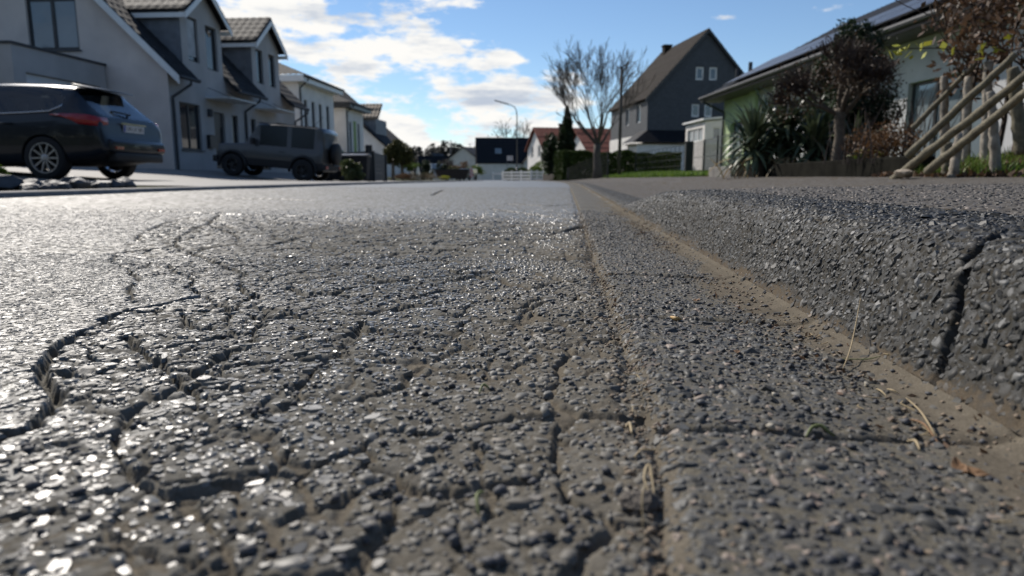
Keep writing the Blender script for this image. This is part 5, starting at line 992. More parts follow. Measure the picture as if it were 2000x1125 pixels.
# dry perennials and yellow flowers in the bed
p = at(1722, 345, 5.4); dp = empty('dry_perennial', (p.x, 5.4, .26), 'thicket of dry brown stalks beside the leaning poles', 'plant'); m = MB(); rnd = random.Random(3)
for i in range(90): a = rnd.uniform(0, 6.28); x, y = rnd.gauss(0, .16), rnd.gauss(0, .25); h = rnd.uniform(.15, .5); m.tube([(x, y, -.03), (x+math.cos(a)*.04, y+math.sin(a)*.04, h*.5), (x+math.cos(a)*.12, y+math.sin(a)*.12, h)], [.004, .003, .002], 3, cap=False)
m.build('stalks', M_TWIG, dp); leaves('dead_leaves', blobs([(0, 0, .12, .25, .4, .16)], 2400, 4, .2), .03, M_RUST, dp, .35, .6, 61)
p = at(1690, 345, 5.6); fl = empty('flower_clump', (p.x, 5.6, .27), 'small clump of yellow flowers on the bed edge before the dark yew', 'flower'); leaves('petals', blobs([(0, 0, .06, .10, .10, .02), (.12, .05, .05, .05, .05, .02)], 260, 5, .3), .022, M_YEL, fl, .8, 0, 62); leaves('foliage', blobs([(0, 0, .02, .14, .12, .03)], 500, 6, .2), .03, M_BRIGHT, fl, .3, .7, 63)
# beech hedge with brown leaves, near right
bh = empty('beech_bush', (2.62, 4.75, .3), 'tall beech bush still holding its brown dead leaves above the rustic poles', 'bush'); m = MB(); tips = []; rnd = random.Random(17)
for i in range(20): x, y = rnd.uniform(0, 1.3), rnd.uniform(-.5, .6); grow(m, (x, y, -.1), (rnd.uniform(-.22, .3), rnd.uniform(-.3, .3), 1), .62, .020, 3, rnd, .6, .06, (2, 3), .72, .2, tips, .0035, 4, spare=1)
m.build('branches', M_TWIG, bh); r = np.random.default_rng(71); P = np.array([tuple(t_) for t_ in tips]); P = P[(P[:, 2] > .38) & (P[:, 0] > -.22)]; P = P[r.integers(0, len(P), 15000)]+r.normal(size=(15000, 3))*np.array([.09, .09, .09]); leaves('dead_leaves', P, .055, M_DEAD, bh, .45, -.5, 72)
p = at(1800, 88, 4.6); iv = empty('vine', (p.x, 4.6, p.z), 'thin trailing vine with yellow green leaves hanging in front of the pale wall', 'plant'); m = MB(); m.tube([(.75, -.1, .0), (.4, 0, -.06), (.1, 0, -.02), (-.2, 0, -.02)], .004, 4); m.build('stem', M_TWIG, iv); r = np.random.default_rng(73); P = np.stack([-.2+r.random(26)*.75, r.normal(size=26)*.03, r.normal(size=26)*.03-.03], 1); leaves('leaves', P, .06, M_YEL, iv, .8, 0, 74)
# larch bough over the solar roof
lc = empty('larch', (15.5, 24, .3), 'dark drooping larch rising behind the solar roof', 'tree'); m = MB(); rnd = random.Random(5); tips = []
m.tube([(0, 0, 0), (0, 0, 13)], [.25, .05], 7); m.build('trunk', M_BARK, lc); m = MB()
for i in range(60): a = rnd.uniform(0, 6.28); z = rnd.uniform(4.5, 12); grow(m, (0, 0, z), (math.cos(a), math.sin(a), -.12), (13.5-z)*.28, .05, 3, rnd, .55, -.16, (2, 3), .66, .15, tips, .012)
m.build('branches', M_TWIG, lc); leaves('foliage', np.array([tuple(tips[i % len(tips)]+Vector((rnd.gauss(0, .2), rnd.gauss(0, .2), rnd.gauss(-.12, .15)))) for i in range(7000)]), .12, M_EVER, lc, .3, -.5, 75)
# left side: shrub by the bins, rock garden plant, trees and borders far down
p = at(687, 345, 14.6); sb = plant('shrub', p.x, 14.6, 'small round grey green shrub at the pavement edge before the bins', 'bush'); m = MB(); m.tube([(0, 0, -.05), (0, 0, .3)], [.03, .02], 5); m.build('stem', M_BARK, sb); leaves('foliage', clumpy((0, 0, .27), (.28, .28, .24), 5200, 22, 81), .05, M_SHRUB, sb, .45, .5, 82)
p = at(2, 345, 5.6); sb = plant('rockery_plant', p.x-.05, 5.6, 'low leafy plant at the left end of the slate rockery', 'plant'); leaves('foliage', clumpy((0, 0, .10), (.10, .12, .12), 900, 12, 83), .035, M_BRIGHT, sb, .5, .5, 84); m = MB(); m.tube([(0, 0, -.03), (0, 0, .1)], [.008, .005], 5); m.build('stem', M_TWIG, sb)
def far_bush(name, label, px, Y, c, R_, n, size, m_, seed, k=16, cat='bush', trunk=0, group=None):
    p = at(px, 345, Y); b = plant(name, p.x, Y, label, cat, group); m = MB(); m.tube([(0, 0, -.2), (0, 0, max(.2, c))], [max(.04, trunk), max(.03, trunk*.6)], 6); m.build('trunk', M_BARKL if trunk else M_BARK, b); leaves('crown', clumpy((0, 0, c), R_, n, k, seed), size, m_, b, .55, .2, seed+1); return b
far_bush('leafy_tree', 'broad olive green tree on a pinkish trunk at the end of the garden wall', 768, 38, 1.5, (.75, .7, .75), 6500, .11, M_OLIVE, 91, 22, 'tree', .13)
far_bush('leafy_tree', 'olive green tree right beside the broad one, before the wood', 786, 42, 1.6, (.75, .7, .75), 5500, .12, M_OLIVE, 93, 22, 'tree', .13)
far_bush('clipped_bush', 'bright green flat topped bush in the roadside border', 800, 46, .95, (.7, .6, .30), 3500, .08, M_BRIGHT, 95)
far_bush('conifer_bush', 'conical grey green bush in front of the bluish gabled house', 834, 62, .9, (.75, .7, .95), 3500, .10, M_EVER, 97)
far_bush('conifer_bush', 'dark bush standing right behind the skip', 862, 66, .9, (.6, .6, .9), 2500, .10, M_EVER, 99)
far_bush('autumn_bush', 'rusty orange bush left of the black roofed house', 900, 96, 1.2, (1.6, 1.3, 1.2), 2500, .2, M_RUST, 101)
far_bush('green_bush', 'rounded green bush above the skip', 882, 70, 1.0, (.9, .8, .65), 2800, .11, M_OLIVE, 103)
far_bush('green_bush', 'yellowish green bush at the corner of the black roofed house', 925, 100, 1.4, (1.6, 1.3, .9), 2500, .2, M_BRIGHT, 105)
far_bush('brown_bush', 'bare purplish brown bush between the far gabled houses', 873, 110, 2.2, (2.2, 2, 1.5), 2500, .16, M_TWIG, 107)
for i, (px, Y, c, R_, lab) in enumerate(((1060, 70, .85, (1.05, 1.0, .95), 'large clipped globe bush behind the white fence'), (1046, 67, .7, (.75, .7, .75), 'smaller bright globe bush overlapping the large one behind the white fence'), (999, 68, .65, (.75, .7, .65), 'dark globe bush near the lamp post behind the white fence'), (1020, 70, .65, (.7, .7, .7), 'globe bush just right of the lamp post behind the white fence'))):
    p = at(px, 345, Y); b = plant('globe_bush', p.x, Y, lab, 'bush', 'clipped globe bushes'); leaves('foliage', blobs([(0, 0, c, *R_)], 4500, 111+i, .82), .10, M_BRIGHT if i in (0, 1) else M_HEDGE, b, .6, 0, 120+i); m = MB(); m.tube([(0, 0, -.2), (0, 0, c)], .06, 6); m.build('stem', M_BARK, b)
for px, Y, w_, lab, M_, nm in ((806, 40, 1.5, 'low dry perennial border beyond the garden wall', M_DRY, 'dry_border'), (838, 48, 1.3, 'greyish dry grasses along the far pavement', M_DRY, 'dry_border'), (787, 36, .5, 'small rusty red heather cushion in the border', M_RUST, 'heather'), (868, 52, .45, 'yellow green cushion plant at the skip', M_YEL, 'cushion_plant')):
    p = at(px, 345, Y); b = plant(nm, p.x, Y, lab, 'plant'); leaves('foliage', clumpy((0, 0, .25), (w_, .6, .30 if w_ > 1 else .16), 2200, 18, int(px)), .07, M_, b, .3, 1.2, int(px)+1)
# wooded ridge behind everything
r = np.random.default_rng(131); m = MB(); nt_ = 260; tx = np.linspace(-420, 60, nt_)+r.normal(size=nt_)*2; P = []
for i in range(nt_):
    y = 430+r.random()*60; h = 20+5*fbm(np.array([tx[i]*.02]), np.array([1.0]), 5, 3)[0]+r.normal()*1.6; n = 320; f = r.random(n); a = r.random(n)*6.283; rd = 4.5*np.sqrt(r.random(n))*(.5+.9*np.sin(np.pi*np.clip(f*.8+.2, 0, 1)))
    P.append(np.stack([tx[i]+np.cos(a)*rd, y+np.sin(a)*rd, h*(.05+.95*f)-3], 1))
tag(leaves('far_wood', np.concatenate(P), 2.0, leafmat('far_wood_foliage', (.022, .024, .022), (.048, .046, .038), .8, .1), None, .5, .6, 132), kind='stuff')
xa = np.linspace(-600, 300, 60); ya = np.linspace(300, 700, 20); X, Y = np.meshgrid(xa, ya); tag(np_mesh('hill', np.stack([X, Y, -4+18*np.exp(-((Y-520)/110)**2)*sst(260, 80, X)*(.7+.4*fbm(X*.01, Y*.01, 3, 3))], -1).reshape(-1, 3), grid_faces(*X.shape), plain('wooded_hill', (.03, .032, .026), .95, var=.4, scale=.05)), kind='structure')
# unseen trees added behind the camera to darken car reflections and ambient light
P = []; r = np.random.default_rng(141)
for i in range(26):
    x, y, h = -62+4.2*i+r.normal(), -17-r.random()*7, 7+4*r.random(); n = 700; P.append(np.stack([x+r.normal(size=n)*1.5, y+r.normal(size=n)*1.3, .2+h*r.random(n)**.8], 1))
tag(leaves('added_rear_trees', np.concatenate(P), .8, leafmat('added_rear_foliage', (.018, .022, .012), (.045, .048, .026), .8, .1), None, .7, 0, 142), kind='stuff')
# ================================================================== fences, lamp, bins and other street furniture
M_WOOD = plain('weathered_wood', (.165, .145, .098), .85, var=.4, scale=26, bump=.7, bscale=120); M_WOODW = plain('bleached_split_wood', (.34, .30, .245), .85, var=.45, scale=30, bump=.8, bscale=140); M_FENCED = plain('dark_slats', (.018, .02, .022), .6)
def log(name, pts, rad, label, m_, group):
    P = [Vector(q) for q in pts]; base = P[0]; n = 16; rnd = random.Random(sum(map(ord, label))); Q = []; rr = []
    for i in range(n+1):
        f = i/n*(len(P)-1); k = min(int(f), len(P)-2); q = P[k].lerp(P[k+1], f-k)-base; Q.append(q+Vector((rnd.uniform(-1, 1), rnd.uniform(-1, 1), rnd.uniform(-1, 1)))*.0035); rr.append(rad*(1.08-.25*i/n)*rnd.uniform(.95, 1.06)*(1.12 if rnd.random() < .15 else 1))
    Q = [Q[0]+(Q[0]-Q[1]).normalized()*.004]+Q+[Q[-1]+(Q[-1]-Q[-2]).normalized()*.004]; rr = [rr[0]*.8]+rr+[rr[-1]*.82]
    m = MB(); m.tube([tuple(q) for q in Q], rr, 12); o = m.build(name, m_, None, True); o.location = base; return tag(o, label, 'pole' if 'pole' in name else 'post', group)
def A(u, v, Y): return tuple(at(u, v, Y))
gp, gq = 'leaning rustic poles', 'rough wooden fence posts'
log('wooden_pole', [A(1744, 352, 4.25), A(2010, 143, 3.45)], .023, 'longest leaning pole, its foot at the pavement edge beside the planted bed', M_WOOD, gp)
log('wooden_pole', [A(1812, 334, 4.0), A(2030, 160, 3.2)], .022, 'lowest leaning pole, under the longest one, foot in the grass', M_WOOD, gp)
log('wooden_pole', [A(1772, 305, 4.45), A(1984, 105, 4.0)], .022, 'upper leaning pole running above and behind the longest one', M_WOOD, gp)
log('wooden_pole', [A(1783, 250, 5.0), A(1905, 124, 4.8)], .017, 'thin short leaning pole highest on the left of the others', M_WOOD, gp)
log('fence_post', [A(1946, 350, 3.75), A(1941, 260, 3.75), A(1934, 180, 3.75)], .024, 'bleached split post standing full height in the grass', M_WOODW, gq)
log('fence_post', [A(1860, 352, 3.95), A(1874, 262, 4.0)], .025, 'short tilted post stump in front of the poles', M_WOODW, gq)
log('fence_post', [A(1848, 342, 4.15), A(1850, 280, 4.15)], .028, 'dark short stump left of the tilted one', M_WOOD, gq)
log('fence_post', [A(1848, 340, 5.0), A(1845, 240, 5.0), A(1844, 150, 5.0)], .029, 'ragged bleached post behind the thin upper pole', M_WOODW, gq)
log('fence_post', [A(1884, 340, 4.7), A(1892, 150, 4.7)], .029, 'pale post crossing behind the upper pole, second from the left at the top', M_WOODW, gq)
log('fence_post', [A(1925, 340, 4.6), A(1930, 122, 4.6)], .031, 'tallest pale post with a flat top under the brown leaves', M_WOODW, gq)
log('fence_post', [A(1996, 300, 4.1), A(1978, 132, 4.1)], .034, 'thick round topped post tilted left at the right edge', M_WOOD, gq)
m = MB(); 
def rock(name, loc, s, seed, m_, label, cat='rock', group=None):
    r = np.random.default_rng(seed); import bmesh; bm = bmesh.new(); bmesh.ops.create_icosphere(bm, subdivisions=2, radius=1)
    pl_ = [(Vector(r.normal(size=3)).normalized(), .55+.3*r.random()) for _ in range(9)]
    for v_ in bm.verts:
        for n_, d_ in pl_:
            k = v_.co.dot(n_)-d_
            if k > 0: v_.co -= n_*k
        v_.co = Vector((v_.co.x*s[0], v_.co.y*s[1], v_.co.z*s[2]))
    me = bpy.data.meshes.new(name); bm.to_mesh(me); bm.free(); o = link(name, me, m_); o.location = loc; o.rotation_euler = (0, 0, r.random()*6.28); return tag(o, label, cat, group)
M_SLROCK = plain('slate_rock', (.055, .057, .062), .6, var=.4, scale=20, bump=.6, bscale=60); M_PALE = plain('pale_stone', (.30, .25, .19), .85, var=.3, scale=30)
p = at(1765, 347, 4.1); rock('stone', (p.x, 4.1, .15), (.07, .06, .03), 5, M_PALE, 'flat pale stone lying at the foot of the longest pole', 'stone')
rnd = random.Random(8)
for i in range(46):
    Yk = rnd.uniform(4.55, 5.75); xk = -3.80-rnd.random()**1.2*min(2.0, .2+.9*(5.75-Yk)+.2); s_ = rnd.uniform(.035, .085)*(1 if i > 9 else 1.45); rock('slate_rock', (xk, Yk, lz(xk, Yk)+s_*.25), (s_*1.3, s_, s_*.85), 200+i, M_SLROCK, 'dark slate rock heaped in the rockery beside the driveway', 'rock', 'slate rocks of the rockery')
# bins and garden wall
for i, (px, Y, h, col, lab) in enumerate(((655, 25.0, 1.12, (.10, .16, .11), 'tall wheelie bin with a green lid beside the off-road car'), (684, 24.6, .98, (.03, .03, .03), 'middle dark wheelie bin behind the shrub'), (708, 24.4, .98, (.05, .045, .04), 'right hand dark wheelie bin next to the garden wall post'))):
    p = at(px, 345, Y); b = empty('wheelie_bin', (p.x, Y, lz(p.x, Y)), lab, 'bin', 'wheelie bins by the dark wall', R(90)); m = MB(); q = [(-.22, -.24), (.22, -.24), (.22, .24), (-.22, .24)]; m.add([(x*.8, y*.8, .1) for x, y in q]+[(x*1.1, y*1.1, h-.08) for x, y in q], [(3, 2, 1, 0), (4, 5, 6, 7), (0, 1, 5, 4), (1, 2, 6, 5), (2, 3, 7, 6), (3, 0, 4, 7)]); o = m.build('body', M_BLACKP, b); bevel(o, .03)
    m = MB(); m.prism([(-.27, -.29, h-.075), (.27, -.29, h-.075), (.25, -.29, h), (0, -.29, h+.05), (-.25, -.29, h)], (0, .60, 0)); o = m.build('lid', plain('bin_lid', col, .35), b); bevel(o, .02)
    for sx in (-1, 1): m = MB(); m.lathe([(.001, -.03), (.1, -.03), (.1, .03), (.001, .03)], 14, Matrix.Translation((sx*.2, .24, .1)) @ Matrix.Rotation(R(90), 4, 'Y')); m.build('wheel', M_TYRE, b)
    m = MB(); m.tube([(-.2, .31, h-.06), (-.2, .36, h-.04), (.2, .36, h-.04), (.2, .31, h-.06)], .014, 5); m.build('handle', M_BLACKP, b)
def slat_wall(label, p0, p1, z, h, post_h):
    p0, p1 = Vector(p0), Vector(p1); L = (p1-p0).length; w_ = empty('slat_fence', (p0.x, p0.y, z), label, 'fence', 'dark garden screens behind the bins', math.atan2(p1.y-p0.y, p1.x-p0.x)); m = MB()
    for i in range(int(h/.155)): m.box(.05, L-.05, -.02, .02, .06+i*.155, .06+i*.155+.148)
    m.build('slat_panel', M_FENCED, w_)
    for x in (0, L): m = MB(); m.box(x-.09, x+.09, -.09, .09, -.2, post_h); m.build('post', M_FENCED, w_)
p0, p1 = at(640, 345, 27.5), at(722, 345, 25.0); slat_wall('dark slat screen directly behind the wheelie bins', (p0.x, 27.5, 0), (p1.x, 25.0, 0), lz(p1.x, 25), 1.22, 1.36)
p0, p1 = at(728, 345, 25.2), at(752, 345, 30.0); slat_wall('short dark screen right of the tall post, lower than its neighbour', (p0.x, 25.2, 0), (p1.x, 30.0, 0), lz(p0.x, 25), 1.12, 1.16)
# street lamp
p = at(1009.5, 345, 60); lp = empty('street_lamp', (p.x, 60, lz(p.x, 60)), 'slender grey street lamp with a curved arm over the white fence', 'street lamp'); M_LP = plain('galvanised_pole', (.13, .135, .14), .5, .4)
m = MB(); m.tube([(0, 0, -.2), (0, 0, 1.2)], .075, 10); m.tube([(0, 0, 1.2), (0, 0, 5.6), (-.05, 0, 6.0), (-.22, 0, 6.3), (-.5, 0, 6.45), (-.75, 0, 6.5)], [.06, .045, .042, .04, .038, .036], 10); m.build('pole', M_LP, lp, True)
m = MB(); m.prism([(-.70, -.11, 6.46), (-.70, .11, 6.46), (-1.9, .07, 6.80), (-1.95, 0, 6.82), (-1.9, -.07, 6.80)], (0, 0, .10)); o = m.build('lamp_head', M_LP, lp); bevel(o, .03)
p = at(1209, 345, 30); up_ = empty('utility_pole', (p.x, 30, lz(p.x, 30)), 'plain thin wooden utility pole left of the slate house', 'pole'); m = MB(); m.tube([(0, 0, -.3), (0, 0, 4.5)], [.075, .06], 10); m.build('shaft', M_BARK, up_, True); m = MB(); m.lathe([(.062, 4.44), (.07, 4.46), (.04, 4.56), (.001, 4.57)], 10); m.build('cap', M_ZINC, up_)
for px, Y, h, lab in ((824, 160, 9.0, 'thin pale mast before the wooded ridge, left one'), (918, 165, 8.5, 'thin pale mast near the white gabled house at the bend')):
    p = at(px-1 if px < 900 else px, 345, Y); mm = empty('mast', (p.x+(7 if px < 900 else 0), Y, lz(p.x, Y)), lab, 'mast', 'far masts'); m = MB(); m.tube([(0, 0, -.5), (0, 0, h)], [.11, .07], 8); m.build('shaft', M_LP, mm, True); m = MB(); m.tube([(-.35, 0, h), (.35, 0, h)], .05, 6); m.build('crossarm', M_LP, mm)
# white paddock fence
def rail_fence(label, pa, pb, n, rails, h, M_, name='rail_fence', pw_=.10, group=None):
    pa, pb = Vector(pa), Vector(pb); L = (pb-pa).length; f = empty(name, (pa.x, pa.y, pa.z), label, 'fence', group, math.atan2(pb.y-pa.y, pb.x-pa.x))
    for i in range(n+1): x = L*i/n; m = MB(); m.box(x-pw_/2, x+pw_/2, -pw_/2, pw_/2, -.3, h); m.build('post', M_, f)
    for k in range(rails): z = h-.10-k*(h-.15)/rails; m = MB(); m.box(-.02, L+.02, -pw_/2-.03, -pw_/2-.002, z-.16, z); m.build('rail', M_, f)
    return f
def gp_(px, Y): p = at(px, 345, Y); return (p.x, Y, lz(p.x, Y))
rail_fence('white board fence section facing the road, left of the lamp', gp_(982, 62), gp_(1037, 58), 3, 3, .95, M_WHITE, group='white board fences')
rail_fence('white board fence section turning away at the right of the lamp', gp_(1037.6, 57.8), gp_(1060, 62), 2, 3, .95, M_WHITE, group='white board fences')
f = rail_fence('white tubular gate frame left of the board fence', gp_(963, 63), gp_(981, 62.3), 1, 1, .85, M_WHITE, 'barrier', .09)
rail_fence('old brown plank fence between the white fence and the hedge', gp_(1062, 50), gp_(1100, 46), 5, 4, .62, M_BARK, 'plank_fence', .08)
p = at(996, 345, 66); sg = empty('sign_board', (p.x, 66, lz(p.x, 66)), 'blank pale notice board on a post beside the street lamp', 'sign'); m = MB(); m.box(-.28, .28, -.02, .0, 1.95, 2.4); m.build('panel', plain('pale_panel', (.6, .55, .53), .6), sg); m = MB(); m.tube([(-.26, .02, -.2), (-.26, .02, 2.4)], .03, 6); m.build('post', M_LP, sg)
p = at(1076, 345, 52); gl_ = empty('garden_lamp', (p.x, 52, lz(p.x, 52)), 'low garden lamp post with a pale cap by the plank fence', 'lamp'); m = MB(); m.tube([(0, 0, -.2), (0, 0, 1.25)], .05, 8); m.build('post', M_FENCED, gl_); m = MB(); m.lathe([(.06, 1.25), (.12, 1.28), (.12, 1.34), (.02, 1.44), (.001, 1.44)], 12); m.build('cap', M_WHITE, gl_)
# mesh fence before the hedge, black railing before the bungalow
def mesh_fence(label, pa, pb, h0, h1, nv, nh, M_, bar=.006, group=None, posts=(0, 1)):
    pa, pb = Vector(pa), Vector(pb); L = (pb.xy-pa.xy).length; f = empty('mesh_fence', pa, label, 'fence', group, math.atan2(pb.y-pa.y, pb.x-pa.x)); dz = pb.z-pa.z; m = MB()
    for i in range(nv+1): t_ = i/nv; m.tube([(L*t_, 0, dz*t_), (L*t_, 0, dz*t_+h0+(h1-h0)*t_)], bar, 4)
    for k in range(nh+1): q = k/nh; m.tube([(0, 0, h0*q+.02), (L, 0, dz+h1*q+.02)], bar*1.3, 4)
    m.build('mesh_panel', M_, f)
    for t_ in posts: m = MB(); m.tube([(L*t_, .02, -.2), (L*t_, .02, dz*t_+h0+(h1-h0)*t_+.06)], .03, 6); m.build('post', M_, f)
    return f
mesh_fence('dark mesh fence panel before the end of the hedge, rising to the right', (at(1108, 345, 31).x, 31, lz(at(1108, 345, 31).x, 31)), (at(1186, 345, 28).x, 28, lz(2, 28)), .62, .98, 30, 7, M_FENCED)
mesh_fence('black wire fence with gate posts between the hedge and the pale green house', (at(1240, 345, 30).x, 30, lz(3, 30)), (at(1343, 345, 24).x, 24, lz(4.5, 24)), .85, .95, 14, 4, M_FENCED, .008)
m = MB(); p = at(1343, 345, 23.7); o = empty('gate_post', (p.x, 23.7, lz(p.x, 23.7)), 'thick black gate post on the lawn near the pale green house', 'post'); m.box(-.11, .11, -.11, .11, -.2, 1.02); q = m.build('shaft', M_FENCED, o); m = MB(); m.box(-.13, .13, -.13, .13, 1.022, 1.06); m.build('cap', M_FENCED, o)
mesh_fence('black garden railing right of the gate post', (at(1350, 345, 23.4).x, 23.4, lz(4.6, 23.4)), (at(1432, 345, 17).x, 17, lz(4.4, 17)), .95, .95, 26, 2, M_FENCED, .009, posts=(0, .33, .66, 1))
p = at(1297, 345.5, 14.3); rk = rock('pebble', (p.x, 14.3, lz(p.x, 14.3)+.02), (.05, .05, .04), 77, plain('white_stone', (.8, .8, .78), .4), 'bright white stone lying on the lawn edge', 'stone')
# ================================================================== small things lying in the gutter
M_PEB = plain('cream_pebble', (.45, .40, .31), .6, var=.15, scale=60); M_SEEDM = plain('ochre_seed', (.42, .27, .10), .6, var=.25, scale=90); M_GRASSD = plain('dry_grass_stalk', (.36, .28, .16), .7, var=.25, scale=60); M_GREENB = plain('green_stalk', (.13, .15, .05), .6, var=.3, scale=80); M_LEAFD = plain('withered_leaf', (.20, .11, .05), .75, var=.4, scale=60); M_GRIT = plain('grit', (.07, .07, .075), .7, var=.5, scale=70); M_GRITB = plain('buff_grit', (.22, .17, .12), .8, var=.3, scale=70)
def gz(x, y): return float(np.interp(x, prof[:, 0], prof[:, 1])) if x > XG else float(road_surface(np.array([[x]]), np.array([[y]]))[0][0, 0])
def nug(name, u, v, s, m_, label, cat, seed, group=None, z=0.0):
    x, y = ground(u, v, z); return rock(name, (x, y, gz(x, y)+s[2]*.6), s, seed, m_, label, cat, group)
nug('pebble', 1505, 838, (.0036, .0026, .0018), M_PEB, 'smooth cream oval pebble at the joint between two gutter slabs', 'pebble', 301)
nug('pebble', 1512, 771, (.0024, .002, .0016), M_PEB, 'rounded buff pebble near the middle of the gutter slab', 'pebble', 302)
nug('pebble', 1693, 743, (.0022, .002, .0018), M_PEB, 'tiny cream pebble in the dust at the kerb foot', 'pebble', 303)
nug('stone_chip', 1543, 716, (.0052, .0042, .0032), M_GRIT, 'loose angular dark chip on the gutter slab', 'stone', 304)
nug('stone_chip', 1503, 632, (.004, .003, .002), M_GRIT, 'small dark chip in the dust halfway up the gutter', 'stone', 305)
nug('pebble', 1217, 703, (.0034, .0026, .0018), M_PEB, 'pale shell like pebble by the crumbling gutter edge', 'pebble', 306)
nug('clod', 1253, 975, (.010, .008, .005), plain('clod', (.14, .12, .10), .9, var=.4, scale=60, bump=.8, bscale=300), 'crumbly grey clod near the bottom of the gutter edge', 'clod', 307)
nug('leaf_crumb', 958, 456, (.007, .006, .002), M_PEB, 'small pale leaf scrap on the cracked asphalt', 'leaf', 308)
def stalk(name, pts, rad, m_, label, cat='stalk', z0=.0015, group=None):
    P = []
    for u, v, dz in pts: x, y = ground(u, v); P.append(Vector((x, y, gz(x, y)+z0+dz)))
    b = P[0].copy(); Q = []
    for i in range(len(P)-1):
        for k in range(6):
            t_ = k/6; a, c, d_, e = P[max(i-1, 0)], P[i], P[i+1], P[min(i+2, len(P)-1)]; Q.append(.5*((2*c)+(-a+d_)*t_+(2*a-5*c+4*d_-e)*t_**2+(-a+3*c-3*d_+e)*t_**3)-b)
    Q.append(P[-1]-b); n = len(Q); m = MB(); m.tube([tuple(q) for q in Q], [rad*(.35+.65*math.sin(math.pi*min(.95, max(.08, (i+.5)/n)))) for i in range(n)], 6); o = m.build(name, m_, None, True); o.location = b; return tag(o, label, cat, group)
stalk('seed_husk', [(1310, 624, 0), (1320, 629, .001), (1330, 628, 0)], .0020, M_SEEDM, 'ochre seed husk at the second slab joint', 'seed')
stalk('caterpillar_seed', [(1574, 858, 0), (1585, 849, .003), (1602, 848, .004), (1618, 852, .002), (1630, 853, 0)], .0011, M_GREENB, 'curled green brown catkin on the nearest slab joint', 'catkin')
stalk('dry_stalk', [(1832, 852, 0), (1800, 812, .004), (1770, 775, .002)], .0006, M_GRASSD, 'longest straw stalk lying across the kerb foot dust')
stalk('dry_stalk', [(1836, 862, 0), (1805, 832, .003), (1778, 812, 0)], .0006, M_LEAFD, 'brown stalk beside the longest straw stalk')
stalk('dry_stalk', [(1646, 716, 0), (1662, 690, .010), (1674, 664, .018)], .0005, M_GRASSD, 'thin stalk leaning up against the kerb face')
stalk('dry_stalk', [(1712, 752, 0), (1722, 760, .001), (1732, 767, 0)], .0006, M_GRASSD, 'short straw bit above the long stalks')
stalk('dry_stalk', [(1733, 752, 0), (1744, 757, .001), (1756, 760, 0)], .0006, M_GRASSD, 'short straw bit nearest the kerb foot')
stalk('dry_stalk', [(1772, 857, 0), (1788, 863, .002), (1797, 874, 0)], .0008, M_GRASSD, 'bent straw piece below the nearest joint')
stalk('dry_stalk', [(1270, 965, 0), (1258, 945, .004), (1268, 930, .006), (1280, 972, 0)], .0007, M_GRASSD, 'curled pale straw beside the crumbly clod')
stalk('dry_stalk', [(1258, 1010, 0), (1254, 990, .006), (1262, 975, .010)], .00045, M_GRASSD, 'upright straw below the curled one')
stalk('dry_stalk', [(1222, 830, 0), (1230, 826, .002), (1234, 842, 0)], .0010, M_GRASSD, 'small hooked straw at the gutter edge')
stalk('grass_blade', [(935, 1005, 0), (932, 985, .004), (944, 975, .006)], .0010, M_GREENB, 'short green blade curling from a crack in the asphalt', 'grass blade')
stalk('grass_blade', [(936, 772, 0), (944, 764, .003), (956, 766, .001)], .0009, M_GREENB, 'tiny curved green blade farther up the same crack', 'grass blade')
stalk('dry_stalk', [(1640, 694, .0), (1690, 700, .001), (1720, 702, 0)], .0005, M_GREENB, 'thin greenish stalk lying flat on the dust')
def flake(name, u, v, s, label, seed, m_=M_LEAFD):
    r = np.random.default_rng(seed); x, y = ground(u, v); n = 9; V = [(0, 0, s*.15)]; a = np.linspace(0, 6.283, n, endpoint=False)
    for t_ in a: k = s*(.6+.5*r.random())*(1.5 if abs(math.cos(t_)) > .8 else 1); V.append((math.cos(t_)*k, math.sin(t_)*k*.7, s*(.1+.5*r.random())))
    m = MB(); m.add(V, [(0, i+1, (i+1) % n+1) for i in range(n)]); o = m.build(name, m_); o.location = (x, y, gz(x, y)+.001); o.rotation_euler = (0, 0, r.random()*6.28); q = o.modifiers.new('t', 'SOLIDIFY'); q.thickness = .0005; return tag(o, label, 'leaf')
flake('withered_leaf', 1873, 905, .0055, 'largest crumpled brown leaf at the kerb foot, bottom right', 1); flake('withered_leaf', 1900, 918, .006, 'second crumpled leaf right of the largest one', 2); flake('withered_leaf', 1440, 690, .004, 'small pinkish leaf scrap on the gutter slab', 3); flake('withered_leaf', 1360, 588, .005, 'brown leaf crumb in the gutter dust upstream', 4); flake('withered_leaf', 1255, 455, .010, 'orange leaf scraps in the far gutter', 5)
# loose grit, countless
def gritstuff(name, n, m_, seed, fx, smin, smax):
    r = np.random.default_rng(seed); base = np.array([[1, 0, 0], [-1, 0, 0], [0, 1, 0], [0, -1, 0], [0, 0, 1], [0, 0, -1]], float); tri = np.array([[0, 2, 4], [2, 1, 4], [1, 3, 4], [3, 0, 4], [2, 0, 5], [1, 2, 5], [3, 1, 5], [0, 3, 5]]); V = []; F = []
    xy = fx(r, n); z = np.interp(xy[:, 0], prof[:, 0], prof[:, 1]); mk = xy[:, 0] < XG; z[mk] = road_surface(xy[mk, 0][None, :], xy[mk, 1][None, :])[0][0]
    for i in range(n):
        s = smin+(smax-smin)*r.random()**2.5; B = base*(s*(.6+.7*r.random((6, 1))))*np.array([1.2, 1, .75]); a = r.random()*6.28; c_, s_ = math.cos(a), math.sin(a); V.append(np.stack([B[:, 0]*c_-B[:, 1]*s_, B[:, 0]*s_+B[:, 1]*c_, B[:, 2]], 1)+np.array([xy[i, 0], xy[i, 1], z[i]+s*.4])); F.append(tri+6*i)
    return tag(np_mesh(name, np.concatenate(V), np.concatenate(F), m_, None, False), kind='stuff')
